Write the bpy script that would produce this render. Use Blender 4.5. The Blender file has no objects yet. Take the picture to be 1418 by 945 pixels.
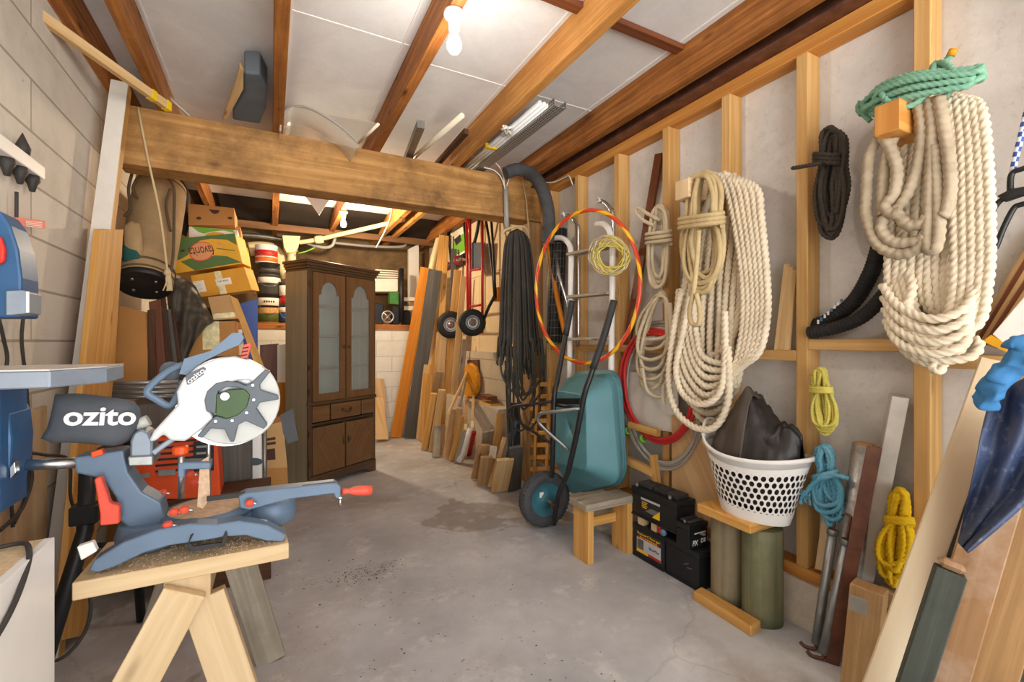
import bpy, math, random
import numpy as np
from mathutils import Vector as V, Matrix, Euler
random.seed(7)
PI = math.pi
SC = bpy.context.scene
COL = SC.collection
# ---- camera model (image 1418 x 945) ----
FPX, CX, CY, HC = 635.0, 709.0, 472.5, 1.25
SA, CA = 0.465, math.sqrt(1-0.465**2)
CAM = V((0, 0, HC))
def ray(u, v):
    x = (u-CX)/FPX; z = (CY-v)/FPX
    return V((SA+x*CA, CA-x*SA, z))
def D(u, v, d): return CAM + ray(u, v)*d
def PX(u, v, x): r = ray(u, v); return CAM + r*(x/r.x)
def PY(u, v, y): r = ray(u, v); return CAM + r*(y/r.y)
def PZ(u, v, z): r = ray(u, v); return CAM + r*((z-HC)/r.z)
def PP(u, v, p, n):
    r = ray(u, v); n = V(n); return CAM + r*((V(p)-CAM).dot(n)/r.dot(n))
def lerp(a, b, t): return a+(b-a)*t
def rnd(a, b): return random.uniform(a, b)

# ---- materials ----
MATS = {}
def srgb(h):
    if isinstance(h, str):
        h = h.lstrip('#'); c = [int(h[i:i+2], 16)/255 for i in (0, 2, 4)]
    else: c = [x/255 for x in h]
    return tuple((x/12.92 if x <= .04045 else ((x+.055)/1.055)**2.4) for x in c)+(1,)
def newmat(name):
    m = bpy.data.materials.new(name); m.use_nodes = True
    nt = m.node_tree; b = nt.nodes['Principled BSDF']
    MATS[name] = m
    return m, nt, b
def nd(nt, t, **kw):
    n = nt.nodes.new(t)
    for k, v in kw.items():
        if k in n.inputs: n.inputs[k].default_value = v
        else: setattr(n, k, v)
    return n
def ramp(nt, fac, stops):
    r = nt.nodes.new('ShaderNodeValToRGB')
    e = r.color_ramp.elements
    while len(e) < len(stops): e.new(.5)
    for i, (p, c) in enumerate(stops):
        e[i].position = p; e[i].color = c
    nt.links.new(fac, r.inputs[0]); return r.outputs[0]
def mixc(nt, a, b, fac, mode='MIX'):
    m = nt.nodes.new('ShaderNodeMix'); m.data_type = 'RGBA'; m.blend_type = mode
    for val, sock in ((fac, m.inputs[0]), (a, m.inputs[6]), (b, m.inputs[7])):
        if hasattr(val, 'is_linked'): nt.links.new(val, sock)
        else: sock.default_value = val
    return m.outputs[2]
def bump(nt, b, h, strength=.3, dist=.002):
    n = nd(nt, 'ShaderNodeBump', Strength=strength, Distance=dist)
    nt.links.new(h, n.inputs['Height']); nt.links.new(n.outputs[0], b.inputs['Normal'])
def vary(nt, col, amt):
    oi = nt.nodes.new('ShaderNodeObjectInfo')
    mr = nd(nt, 'ShaderNodeMapRange'); mr.inputs[3].default_value = 1-amt; mr.inputs[4].default_value = 1+amt
    nt.links.new(oi.outputs['Random'], mr.inputs[0])
    h = nt.nodes.new('ShaderNodeHueSaturation')
    nt.links.new(mr.outputs[0], h.inputs['Value']); nt.links.new(col, h.inputs['Color'])
    return h.outputs[0]
def plain(name, c, rough=.6, metal=0, mott=.12, scale=8, spec=.4, bmp=0, coat=0, var=0.0):
    m, nt, b = newmat(name)
    tc = nd(nt, 'ShaderNodeTexCoord')
    no = nd(nt, 'ShaderNodeTexNoise', Scale=scale, Detail=6.0, Roughness=.6)
    nt.links.new(tc.outputs['Object'], no.inputs['Vector'])
    c = srgb(c)
    lo = tuple(x*(1-mott) for x in c[:3])+(1,); hi = tuple(min(1, x*(1+mott)) for x in c[:3])+(1,)
    col = ramp(nt, no.outputs['Fac'], [(.3, lo), (.7, hi)])
    if var: col = vary(nt, col, var)
    nt.links.new(col, b.inputs['Base Color'])
    b.inputs['Roughness'].default_value = rough; b.inputs['Metallic'].default_value = metal
    b.inputs['Specular IOR Level'].default_value = spec
    b.inputs['Coat Weight'].default_value = coat
    if bmp: bump(nt, b, no.outputs['Fac'], bmp)
    return m
def wood(name, dark, light, rough=.65, su=1.6, sv=42, var=.12, stain=None, stain_amt=.35, knots=True, spec=.3, bmp=.25):
    """timber: grain runs along U of the UV map (metres), V across"""
    m, nt, b = newmat(name)
    uv = nd(nt, 'ShaderNodeUVMap')
    mp = nd(nt, 'ShaderNodeMapping'); mp.inputs['Scale'].default_value = (su, sv, 1)
    nt.links.new(uv.outputs[0], mp.inputs['Vector'])
    no = nd(nt, 'ShaderNodeTexNoise', Scale=1.0, Detail=7.0, Roughness=.62, Distortion=.6)
    nt.links.new(mp.outputs[0], no.inputs['Vector'])
    d, l = srgb(dark), srgb(light)
    mid = tuple((a+c)/2 for a, c in zip(d, l))
    col = ramp(nt, no.outputs['Fac'], [(.28, d), (.5, mid), (.66, l)])
    if knots:
        mp2 = nd(nt, 'ShaderNodeMapping'); mp2.inputs['Scale'].default_value = (2.2, 7.5, 1)
        nt.links.new(uv.outputs[0], mp2.inputs['Vector'])
        vo = nd(nt, 'ShaderNodeTexVoronoi', Scale=1.0); nt.links.new(mp2.outputs[0], vo.inputs['Vector'])
        k = ramp(nt, vo.outputs['Distance'], [(.03, (1, 1, 1, 1)), (.13, (0, 0, 0, 1))])
        col = mixc(nt, col, tuple(x*.45 for x in d[:3])+(1,), k)
    if stain:
        tc = nd(nt, 'ShaderNodeTexCoord')
        n2 = nd(nt, 'ShaderNodeTexNoise', Scale=3.0, Detail=5.0, Roughness=.7)
        nt.links.new(tc.outputs['Object'], n2.inputs['Vector'])
        f = ramp(nt, n2.outputs['Fac'], [(.45, (0, 0, 0, 1)), (.72, (stain_amt,)*3+(1,))])
        col = mixc(nt, col, srgb(stain), f)
    if var: col = vary(nt, col, var)
    nt.links.new(col, b.inputs['Base Color'])
    b.inputs['Roughness'].default_value = rough; b.inputs['Specular IOR Level'].default_value = spec
    if bmp: bump(nt, b, no.outputs['Fac'], bmp, .001)
    return m
def ropemat(name, c, dirt, amt=.5, braid=False, rough=.85):
    m, nt, b = newmat(name)
    uv = nd(nt, 'ShaderNodeUVMap')
    no = nd(nt, 'ShaderNodeTexNoise', Scale=7.0, Detail=5.0, Roughness=.65)
    tc = nd(nt, 'ShaderNodeTexCoord'); nt.links.new(tc.outputs['Object'], no.inputs['Vector'])
    f = ramp(nt, no.outputs['Fac'], [(.42, (0, 0, 0, 1)), (.75, (amt,)*3+(1,))])
    col = mixc(nt, srgb(c), srgb(dirt), f)
    nt.links.new(col, b.inputs['Base Color'])
    b.inputs['Roughness'].default_value = rough; b.inputs['Specular IOR Level'].default_value = .15
    fi = nd(nt, 'ShaderNodeTexNoise', Scale=180.0, Detail=2.0)
    nt.links.new(tc.outputs['Object'], fi.inputs['Vector'])
    bump(nt, b, fi.outputs['Fac'], .35, .001)
    return m

# ---- mesh builder ----
def smooth(pts, n=8, closed=False):
    P = [V(p) for p in pts]; N = len(P); out = []
    if N < 3 and not closed:
        return [P[0].lerp(P[1], i/n) for i in range(n+1)]
    rng = range(N) if closed else range(N-1)
    for i in rng:
        if closed: a, b, c, d = P[i-1], P[i], P[(i+1) % N], P[(i+2) % N]
        else: a, b, c, d = P[max(i-1, 0)], P[i], P[i+1], P[min(i+2, N-1)]
        for k in range(n):
            t = k/n; t2 = t*t; t3 = t2*t
            out.append(.5*((2*b)+(c-a)*t+(2*a-5*b+4*c-d)*t2+(3*b-a-3*c+d)*t3))
    if not closed: out.append(P[-1].copy())
    return out
def frame_of(d, up=(0, 0, 1)):
    d = V(d).normalized(); up = V(up)
    s = d.cross(up)
    if s.length < 1e-4: s = d.cross(V((0, 1, 0)))
    s.normalize(); return d, s, s.cross(d).normalized()
class MB:
    def __init__(s): s.v = []; s.f = []; s.uv = []; s.mi = []; s.sm = []
    def add(s, vs): i = len(s.v); s.v += [tuple(p) for p in vs]; return i
    def face(s, idx, uvs=None, m=0, sm=False):
        s.f.append(tuple(idx)); s.uv.append(uvs or [(0, 0)]*len(idx)); s.mi.append(m); s.sm.append(sm)
    def hexa(s, c8, m=0, L=None):
        """c8: 4 corners at start, 4 at end (same order); grain from start to end"""
        i = s.add(c8); o = rnd(0, 9); ou = rnd(0, 9)
        P = [V(p) for p in c8]; L = (P[4]-P[0]).length
        w = 0
        s.face((i, i+3, i+2, i+1), [(ou, o), (ou, o+.04), (ou+.04, o+.04), (ou+.04, o)], m)
        s.face((i+4, i+5, i+6, i+7), [(ou, o), (ou+.04, o), (ou+.04, o+.04), (ou, o+.04)], m)
        for k in range(4):
            a, b = k, (k+1) % 4; ww = (P[b]-P[a]).length
            s.face((i+a, i+b, i+4+b, i+4+a), [(ou, o+w), (ou, o+w+ww), (ou+L, o+w+ww), (ou+L, o+w)], m); w += ww
        return s
    def beam(s, p0, p1, w, h, up=(0, 0, 1), m=0):
        p0, p1 = V(p0), V(p1); d, sd, u = frame_of(p1-p0, up); a = sd*(w/2); b = u*(h/2)
        return s.hexa([p0-a-b, p0-a+b, p0+a+b, p0+a-b, p1-a-b, p1-a+b, p1+a+b, p1+a-b], m)
    def box(s, c, size, rz=0, m=0, R=None):
        c = V(c); R = R or Matrix.Rotation(rz, 3, 'Z')
        sx, sy, sz = size; k = max(range(3), key=lambda i: size[i])
        ax = [R @ V((1, 0, 0)), R @ V((0, 1, 0)), R @ V((0, 0, 1))]
        d = ax[k]; u = ax[(k+2) % 3]; 
        return s.beam(c-d*size[k]/2, c+d*size[k]/2, size[(k+1) % 3], size[(k+2) % 3], u, m)
    def box2(s, lo, hi, m=0):
        lo, hi = V(lo), V(hi); return s.box((lo+hi)/2, [abs(x) for x in (hi-lo)], m=m)
    def tube(s, pts, r, n=8, closed=False, m=0, sm=True, caps=True, rr=None, twist=0, lobes=3, amp=0, braid=False):
        P = np.array([tuple(p) for p in pts], float); N = len(P)
        T = np.roll(P, -1, 0)-np.roll(P, 1, 0) if closed else np.gradient(P, axis=0)
        T /= np.maximum(np.linalg.norm(T, axis=1, keepdims=True), 1e-9)
        nrm = np.zeros_like(P)
        a = np.array([0, 0, 1.]) if abs(T[0][2]) < .9 else np.array([1., 0, 0])
        x = np.cross(T[0], a); x /= np.linalg.norm(x)
        for i in range(N):
            x = x-T[i]*x.dot(T[i]); l = np.linalg.norm(x); x = x/l if l > 1e-9 else x
            nrm[i] = x
        if closed:
            xe = nrm[-1]-T[0]*nrm[-1].dot(T[0]); xe /= np.linalg.norm(xe)
            ang = math.atan2(np.dot(np.cross(xe, nrm[0]), T[0]), xe.dot(nrm[0]))
            for i in range(N):
                an = ang*i/N; bb = np.cross(T[i], nrm[i]); nrm[i] = nrm[i]*math.cos(an)+bb*math.sin(an)
        B = np.cross(T, nrm)
        seg = np.linalg.norm(np.diff(P, axis=0), axis=1); S = np.concatenate([[0], np.cumsum(seg)])
        th = np.arange(n)*2*PI/n
        R = np.full((N, n), r, float)
        if rr is not None: R *= np.array(rr)[:, None]
        if amp:
            if braid: R *= 1+amp*np.cos(lobes*th[None, :]+S[:, None]*twist)*np.cos(lobes*th[None, :]-S[:, None]*twist)
            else: R *= 1-amp+amp*np.abs(np.cos(lobes/2*(th[None, :]-S[:, None]*twist)))*2-amp*.4
        Q = P[:, None, :]+R[:, :, None]*(np.cos(th)[None, :, None]*nrm[:, None, :]+np.sin(th)[None, :, None]*B[:, None, :])
        i0 = s.add(Q.reshape(-1, 3).tolist())
        rows = N if closed else N-1
        for i in range(rows):
            j = (i+1) % N; u0 = S[i]; u1 = S[i+1] if i+1 < N else S[-1]+.01
            for k in range(n):
                k2 = (k+1) % n; v0 = k/n; v1 = (k+1)/n
                s.f.append((i0+i*n+k, i0+i*n+k2, i0+j*n+k2, i0+j*n+k))
                s.uv.append([(u0, v0), (u0, v1), (u1, v1), (u1, v0)])
        s.mi += [m]*(rows*n); s.sm += [sm]*(rows*n)
        if caps and not closed:
            s.face([i0+k for k in range(n)][::-1], None, m); s.face([i0+(N-1)*n+k for k in range(n)], None, m)
        return s
    def rod(s, p0, p1, r, n=10, m=0, sm=True, r1=None):
        return s.tube([p0, p1], r, n, m=m, sm=sm, rr=[1, (r1/r if r1 else 1)])
    def lathe(s, prof, c=(0, 0, 0), axis=(0, 0, 1), n=24, m=0, sm=True, closed=False, ang=2*PI):
        """prof: list of (radius, height along axis)"""
        c = V(c); d, sd, u = frame_of(axis, (0, 0, 1) if abs(V(axis).normalized().z) < .9 else (0, 1, 0))
        rings = []
        ln = 0
        for j, (r, h) in enumerate(prof):
            if j: ln += math.hypot(r-prof[j-1][0], h-prof[j-1][1])
            rings.append((s.add([c+d*h+(sd*math.cos(2*PI*k/n)+u*math.sin(2*PI*k/n))*r for k in range(n)]), ln))
        L = len(rings)
        for j in range(L if closed else L-1):
            a, la = rings[j]; b, lb = rings[(j+1) % L]
            for k in range(n):
                k2 = (k+1) % n
                s.face((a+k, a+k2, b+k2, b+k), [(la, k/n), (la, (k+1)/n), (lb, (k+1)/n), (lb, k/n)], m, sm)
        return s
    def cyl(s, c, r, h, axis=(0, 0, 1), n=24, m=0, b=.0015):
        """solid, base centre c"""
        b = min(b, h*.3, r*.3)
        return s.lathe([(0.0001, 0), (r-b, 0), (r, b), (r, h-b), (r-b, h), (.0001, h)], c, axis, n, m, sm=False)
    def disc(s, c, r, axis, n=24, m=0, r0=0):
        return s.lathe([(r, 0), (max(r0, .0001), 0)], c, axis, n, m, sm=False)
    def prism(s, loop, vec, m=0, mside=None, sm=False):
        """extrude a planar polygon (3-D points) by vec"""
        loop = [V(p) for p in loop]; vec = V(vec); n = len(loop)
        nr = V((0, 0, 0))
        for k in range(n): nr += loop[k].cross(loop[(k+1) % n])
        if nr.dot(vec) > 0: loop = loop[::-1]
        d = max(((loop[k]-loop[j]) for k in range(n) for j in range(k)), key=lambda q: q.length).normalized()
        e = nr.normalized().cross(d); o = loop[0]; off = rnd(0, 5)
        U = [((p-o).dot(d)+off, (p-o).dot(e)+off) for p in loop]
        i = s.add(loop); j = s.add([p+vec for p in loop])
        s.face([i+k for k in range(n)], U, m)
        s.face([j+k for k in range(n)][::-1], U[::-1], m)
        ms = m if mside is None else mside; w = 0
        for k in range(n):
            k2 = (k+1) % n; L = (loop[k2]-loop[k]).length; t = vec.length
            s.face((i+k2, i+k, j+k, j+k2), [(w+L+off, off), (w+off, off), (w+off, off+t), (w+L+off, off+t)], ms, sm); w += L
        return s
    def grid(s, rows, m=0, sm=True, close=False, thick=None):
        """rows of points -> surface; thick: offset vector for a second side"""
        R = [[V(p) for p in r] for r in rows]; nr, nc = len(R), len(R[0])
        i = s.add([p for r in R for p in r])
        for a in range(nr-1):
            for b in range(nc if close else nc-1):
                b2 = (b+1) % nc
                s.face((i+a*nc+b, i+a*nc+b2, i+(a+1)*nc+b2, i+(a+1)*nc+b),
                       [(a/nr, b/nc), (a/nr, (b+1)/nc), ((a+1)/nr, (b+1)/nc), ((a+1)/nr, b/nc)], m, sm)
        return s
    def tf(s, M):
        s.v = [tuple(M @ V(p)) for p in s.v]; return s
    def build(s, name, mats, parent=None, bevel=0, solid=0, subsurf=0, origin=None, seg=1):
        if not isinstance(mats, (list, tuple)): mats = [mats]
        A = np.array(s.v, float)
        if parent is not None: o = np.array(WL[parent.name])
        elif origin is not None: o = np.array(tuple(origin))
        else:
            lo, hi = A.min(0), A.max(0); o = np.array([(lo[0]+hi[0])/2, (lo[1]+hi[1])/2, lo[2]])
        me = bpy.data.meshes.new(name)
        me.from_pydata((A-o).tolist(), [], s.f)
        uvl = me.uv_layers.new(name='UVMap')
        uvl.data.foreach_set('uv', np.array([c for f in s.uv for p in f for c in p], float))
        me.polygons.foreach_set('material_index', s.mi); me.polygons.foreach_set('use_smooth', s.sm)
        for m in mats: me.materials.append(MATS[m] if isinstance(m, str) else m)
        me.update()
        ob = bpy.data.objects.new(name, me); COL.objects.link(ob)
        if parent is not None:
            ob.parent = parent; WL[ob.name] = WL[parent.name]
        else: ob.location = o; WL[ob.name] = tuple(o)
        if solid:
            q = ob.modifiers.new('s', 'SOLIDIFY'); q.thickness = solid; q.offset = 0
        if subsurf:
            q = ob.modifiers.new('ss', 'SUBSURF'); q.levels = subsurf; q.render_levels = subsurf
        if bevel:
            q = ob.modifiers.new('b', 'BEVEL'); q.width = bevel; q.segments = seg; q.limit_method = 'ANGLE'; q.angle_limit = .6
        return ob
WL = {}
def tag(o, label, cat, group=None, kind=None):
    if label: o['label'] = label
    if cat: o['category'] = cat
    if group: o['group'] = group
    if kind: o['kind'] = kind
    return o
def thing(name, label, cat, loc, group=None):
    o = bpy.data.objects.new(name, None); COL.objects.link(o); o.empty_display_size = .05
    o.location = loc; WL[o.name] = tuple(loc)
    return tag(o, label, cat, group)
def struct(o, label=None, cat=None):
    o['kind'] = 'structure'
    if label: o['label'] = label
    if cat: o['category'] = cat
    return o
FONTC = {}
def text(body, c, right, up, height, mat, parent, name='lettering', width=None, ext=.0004, bold=0, shear=0, space=1.0):
    """raised lettering centred at c"""
    cu = bpy.data.curves.new('t', 'FONT'); cu.body = body; cu.extrude = ext; cu.offset = bold; cu.shear = shear
    cu.space_character = space; cu.resolution_u = 4
    ob = bpy.data.objects.new('t', cu); COL.objects.link(ob)
    dg = bpy.context.evaluated_depsgraph_get(); me = bpy.data.meshes.new_from_object(ob.evaluated_get(dg))
    bpy.data.objects.remove(ob)
    n = len(me.vertices); A = np.zeros(n*3); me.vertices.foreach_get('co', A); A = A.reshape(-1, 3)
    lo, hi = A.min(0), A.max(0); A -= (lo+hi)/2
    k = height/(hi[1]-lo[1]); kx = (width/(hi[0]-lo[0])) if width else k
    right, up = V(right).normalized(), V(up); up = (up-right*up.dot(right)).normalized(); nn = right.cross(up)
    M = np.array([right, up, nn]); A[:, 0] *= kx; A[:, 1] *= k; A[:, 2] = A[:, 2]*1.0
    A = A @ M + np.array(tuple(c)) - np.array(WL[parent.name])
    me.vertices.foreach_set('co', A.reshape(-1)); me.materials.clear(); me.materials.append(MATS[mat]); me.update()
    me.name = name
    o2 = bpy.data.objects.new(name, me); COL.objects.link(o2); o2.parent = parent; WL[o2.name] = WL[parent.name]
    return o2
def quadpts(p00, p10, p11, p01, n=1): return [p00, p10, p11, p01]
# ================= materials =================
wood('rafter_wood', '#7a431c', '#bd7c3c', var=.08, stain='#5a3418', stain_amt=.5)
wood('pale_rafter_wood', '#a5682c', '#d29a55', var=.06, stain='#80501f', stain_amt=.35)
wood('beam_wood', '#9c6e38', '#c99a5e', su=1.2, sv=26, var=0, stain='#5c4026', stain_amt=.8)
wood('ledger_wood', '#6b4a30', '#8f6846', var=0)
wood('stud_wood', '#bb8a48', '#d9b277', su=1.0, sv=30, var=.06)
wood('plate_wood', '#b4702c', '#d59a50', su=1.0, sv=30, var=.06)
wood('pine', '#c69a5e', '#e4c492', su=1.0, sv=26, var=.1)
wood('fresh_pine', '#c0a278', '#d8bf97', su=1.2, sv=22, var=.05)
wood('gold_pine', '#c0883a', '#e0b06a', su=1.0, sv=24, var=.1)
wood('old_pine', '#9a7448', '#c8a272', su=1.0, sv=30, var=.14, stain='#6e5236', stain_amt=.4)
wood('orange_wood', '#b86a10', '#d68a28', su=.8, sv=24, var=.02, knots=False)
wood('grey_wood', '#857a6a', '#b3a894', su=1.2, sv=34, var=.08, stain='#6f6656', stain_amt=.5)
wood('charcoal_wood', '#4a4742', '#66625c', su=1.0, sv=30, var=.05, knots=False)
wood('dark_wood', '#3b2416', '#5c3a24', su=1.0, sv=30, var=.1, knots=False)
wood('red_brown_wood', '#5b321d', '#80492c', su=1.0, sv=40, var=.05, knots=False, rough=.45)
wood('cabinet_wood', '#45311f', '#5b4330', su=.9, sv=40, var=0, knots=False, rough=.4, spec=.45)
wood('cabinet_panel', '#614328', '#7a5838', su=1.2, sv=26, var=0, knots=False, rough=.42, spec=.4)
wood('cabinet_side_lit', '#85775e', '#9f9072', su=.7, sv=30, var=0, knots=False, rough=.38, spec=.5)  # paler than the front wood: reflected light mixed into the side colour
wood('oak_ply', '#b17a3a', '#cf9a58', su=.9, sv=16, var=.03, knots=False, rough=.5)
wood('plywood', '#b38c5e', '#d1ad80', su=.8, sv=14, var=.06, knots=False)
wood('cream_board', '#c6b08e', '#d6c4a6', su=.6, sv=8, var=.03, knots=False)
wood('green_black_wood', '#33362f', '#4c5046', su=1.1, sv=34, var=.08, stain='#23251f', stain_amt=.6)
wood('treated_log', '#626349', '#8b8a6a', su=.9, sv=22, var=0, stain='#4d5e40', stain_amt=.75)
wood('grey_log', '#7d735c', '#a89c80', su=.9, sv=26, var=0, stain='#66624c', stain_amt=.6)
wood('wide_wood', '#8a6740', '#b28a5a', var=0, stain='#6e5236', stain_amt=.3)
wood('smeared_wood', '#7f5b38', '#a88058', su=.9, sv=16, var=.04, stain='#e8e0d8', stain_amt=.35)
plain('white_paint', '#e9e6e0', .6, mott=.04)
plain('grey_white_paint', '#d9d3c8', .6, mott=.08, scale=4)
plain('rust_steel', '#66402f', .38, metal=.25, mott=.45, scale=14, spec=.5, bmp=.1)
plain('black_foil', '#2b2624', .55, mott=.4, scale=3, bmp=.3)
plain('underfloor', '#54402e', .8, mott=.3, scale=3)
plain('pink_board', '#c9b09a', .8, mott=.08, scale=4)
plain('white_pvc', '#e6dcc2', .4, mott=.04)
plain('cream_pvc', '#e3d2a4', .4, mott=.06)
plain('grey_pvc', '#a6a4a0', .45, mott=.08)
plain('white_plastic', '#f1efea', .4, mott=.02)
plain('black_plastic', '#1d1e20', .45, mott=.2)
plain('soft_black', '#2a2a2b', .6, mott=.25)
plain('dark_grey_plastic', '#47525c', .5, mott=.1)
plain('galvanised', '#a3a6a6', .38, metal=.75, mott=.18, scale=20)
plain('steel', '#c3c6c8', .25, metal=.95, mott=.05)
plain('dull_steel', '#8d8c88', .4, metal=.8, mott=.2, scale=20)
plain('white_cable', '#e4e1d8', .5, mott=.03)
plain('black_rubber', '#1f1f20', .7, mott=.2, scale=30, bmp=.15)

def concrete_floor():
    m, nt, b = newmat('concrete_floor')
    tc = nd(nt, 'ShaderNodeTexCoord'); obj = tc.outputs['Object']
    def noise(sc, det=6., ro=.6, di=0.):
        n = nd(nt, 'ShaderNodeTexNoise', Scale=sc, Detail=det, Roughness=ro, Distortion=di); nt.links.new(obj, n.inputs['Vector']); return n.outputs['Fac']
    base = ramp(nt, noise(1.3, 8., .62), [(.3, srgb('#9c9c9f')), (.5, srgb('#b6b6b8')), (.7, srgb('#cfcfd0'))])
    # brown dirt drifts
    base = mixc(nt, base, srgb('#97826b'), ramp(nt, noise(.75, 9., .68, .4), [(.49, (0, 0, 0, 1)), (.64, (.6,)*3+(1,))]))
    # dark damp patches with a hard edge
    base = mixc(nt, base, srgb('#84796c'), ramp(nt, noise(1.05, 5., .55, .8), [(.605, (0, 0, 0, 1)), (.625, (.55,)*3+(1,))]))
    # light worn streaks, grit
    base = mixc(nt, base, srgb('#d8d5d1'), ramp(nt, noise(5., 7., .7), [(.54, (0, 0, 0, 1)), (.68, (.7,)*3+(1,))]))
    base = mixc(nt, base, srgb('#5e564c'), ramp(nt, noise(60., 2., .5), [(.7, (0, 0, 0, 1)), (.76, (.55,)*3+(1,))]))
    # hairline cracks
    mp = nd(nt, 'ShaderNodeMapping'); nt.links.new(obj, mp.inputs[0])
    wob = nd(nt, 'ShaderNodeTexNoise', Scale=2.5, Detail=5.); nt.links.new(obj, wob.inputs['Vector'])
    ad = nd(nt, 'ShaderNodeVectorMath', operation='MULTIPLY_ADD'); nt.links.new(wob.outputs['Color'], ad.inputs[0]); ad.inputs[1].default_value = (.35, .35, 0); nt.links.new(obj, ad.inputs[2])
    vo = nd(nt, 'ShaderNodeTexVoronoi', Scale=.5, feature='DISTANCE_TO_EDGE'); nt.links.new(ad.outputs[0], vo.inputs['Vector'])
    cr = ramp(nt, vo.outputs['Distance'], [(.001, (.22,)*3+(1,)), (.004, (0, 0, 0, 1))])
    base = mixc(nt, base, srgb('#6d665d'), cr)
    nt.links.new(base, b.inputs['Base Color']); b.inputs['Roughness'].default_value = .62; b.inputs['Specular IOR Level'].default_value = .35
    bump(nt, b, noise(14., 8., .65), .35, .004)
concrete_floor()
def block_wall(name, c, c2, mortar, w=1.6, h=.2, off=(0, .05), msize=.006, dirt='#9c9284', damt=.45, axis='YZ'):
    m, nt, b = newmat(name)
    tc = nd(nt, 'ShaderNodeTexCoord'); sp = nd(nt, 'ShaderNodeSeparateXYZ'); nt.links.new(tc.outputs['Object'], sp.inputs[0])
    cb = nd(nt, 'ShaderNodeCombineXYZ'); nt.links.new(sp.outputs[axis[0]], cb.inputs[0]); nt.links.new(sp.outputs[axis[1]], cb.inputs[1])
    mp = nd(nt, 'ShaderNodeMapping'); mp.inputs['Location'].default_value = (off[0], -off[1], 0); nt.links.new(cb.outputs[0], mp.inputs[0])
    br = nd(nt, 'ShaderNodeTexBrick'); br.inputs['Scale'].default_value = 1; br.inputs['Brick Width'].default_value = w; br.inputs['Row Height'].default_value = h
    br.inputs['Mortar Size'].default_value = msize; br.inputs['Mortar Smooth'].default_value = .4
    br.inputs['Color1'].default_value = srgb(c); br.inputs['Color2'].default_value = srgb(c2); br.inputs['Mortar'].default_value = srgb(mortar)
    nt.links.new(mp.outputs[0], br.inputs[0])
    n = nd(nt, 'ShaderNodeTexNoise', Scale=3., Detail=8., Roughness=.68); nt.links.new(tc.outputs['Object'], n.inputs['Vector'])
    f = ramp(nt, n.outputs['Fac'], [(.45, (0, 0, 0, 1)), (.72, (damt,)*3+(1,))])
    col = mixc(nt, br.outputs['Color'], srgb(dirt), f)
    n2 = nd(nt, 'ShaderNodeTexNoise', Scale=26., Detail=3., Roughness=.6); nt.links.new(tc.outputs['Object'], n2.inputs['Vector'])
    col = mixc(nt, col, srgb('#6b6258'), ramp(nt, n2.outputs['Fac'], [(.68, (0, 0, 0, 1)), (.76, (.5,)*3+(1,))]))
    nt.links.new(col, b.inputs['Base Color']); b.inputs['Roughness'].default_value = .8
    iv = nd(nt, 'ShaderNodeMath', operation='SUBTRACT'); iv.inputs[0].default_value = 1; nt.links.new(br.outputs['Fac'], iv.inputs[1])
    bump(nt, b, iv.outputs[0], .5, .004)
block_wall('white_block', '#dcd6cb', '#d3ccc0', '#a59c8e')
block_wall('white_block_across', '#e0dcd2', '#dcd7cc', '#c8c1b4', w=.4, axis='XZ', damt=.25)
block_wall('grey_block', '#c9bda6', '#bdb09a', '#978a76', damt=.5)
block_wall('cream_panel', '#dcc7a2', '#d8c29b', '#9b8464', w=.62, h=.9, off=(.1, .2), msize=.004, dirt='#cbb189', damt=.3)
def sheet(name, c, c2, sc=6, vein=None, rough=.75):
    m, nt, b = newmat(name)
    tc = nd(nt, 'ShaderNodeTexCoord'); o = tc.outputs['Object']
    n = nd(nt, 'ShaderNodeTexNoise', Scale=float(sc), Detail=8., Roughness=.7, Distortion=.5); nt.links.new(o, n.inputs['Vector'])
    col = ramp(nt, n.outputs['Fac'], [(.34, srgb(c)), (.64, srgb(c2))])
    n2 = nd(nt, 'ShaderNodeTexNoise', Scale=sc*14., Detail=4., Roughness=.7); nt.links.new(o, n2.inputs['Vector'])
    if vein: col = mixc(nt, col, srgb(vein), ramp(nt, n2.outputs['Fac'], [(.55, (0, 0, 0, 1)), (.7, (.35,)*3+(1,))]))
    nt.links.new(col, b.inputs['Base Color']); b.inputs['Roughness'].default_value = rough
    bump(nt, b, n2.outputs['Fac'], .12, .002)
sheet('fibre_cement', '#c9c6c2', '#e0deda', 3, '#aaa49c')
sheet('ceiling_panel', '#d9d8d7', '#e6e5e4', 4, '#c8c7c6')
sheet('kerb_concrete', '#b9ae9c', '#d2c9ba', 5, '#8d8474', .85)
sheet('brown_earth', '#6a5238', '#94774e', 3, '#4c3a26', .9)

# ================= room shell =================
YB = -2.3      # open garage doorway behind the camera
floor = struct(MB().box2((-1.15, YB, -.12), (2.45, 7.4, 0)).build('floor', 'concrete_floor', origin=(0, 0, 0)), 'dusty grey cracked concrete garage floor', 'floor')
struct(MB().box2((-1.0, YB, 0), (-.81, 3.46, 3.0)).build('wall_left', 'white_block', origin=(0, 0, 0)), 'white painted concrete block wall on the left', 'wall')
struct(MB().box2((-1.15, 3.46, 0), (-1.0, 7.3, 3.0)).build('wall_left_back', 'white_block', origin=(0, 0, 0)), 'recessed block wall of the far bay on the left', 'wall')
XW, X0 = 2.155, 2.06
struct(MB().box2((XW, YB, .2), (XW+.1, 3.8, 2.75)).build('wall_right', 'fibre_cement', origin=(0, 0, 0)), 'grey mottled sheet wall behind the yellow studs', 'wall')
struct(MB().box2((X0-.015, YB, 0), (XW+.1, 3.7, .205)).build('baseboard_right', 'kerb_concrete', origin=(0, 0, 0)), 'low concrete kerb under the stud wall', 'kerb')
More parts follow.
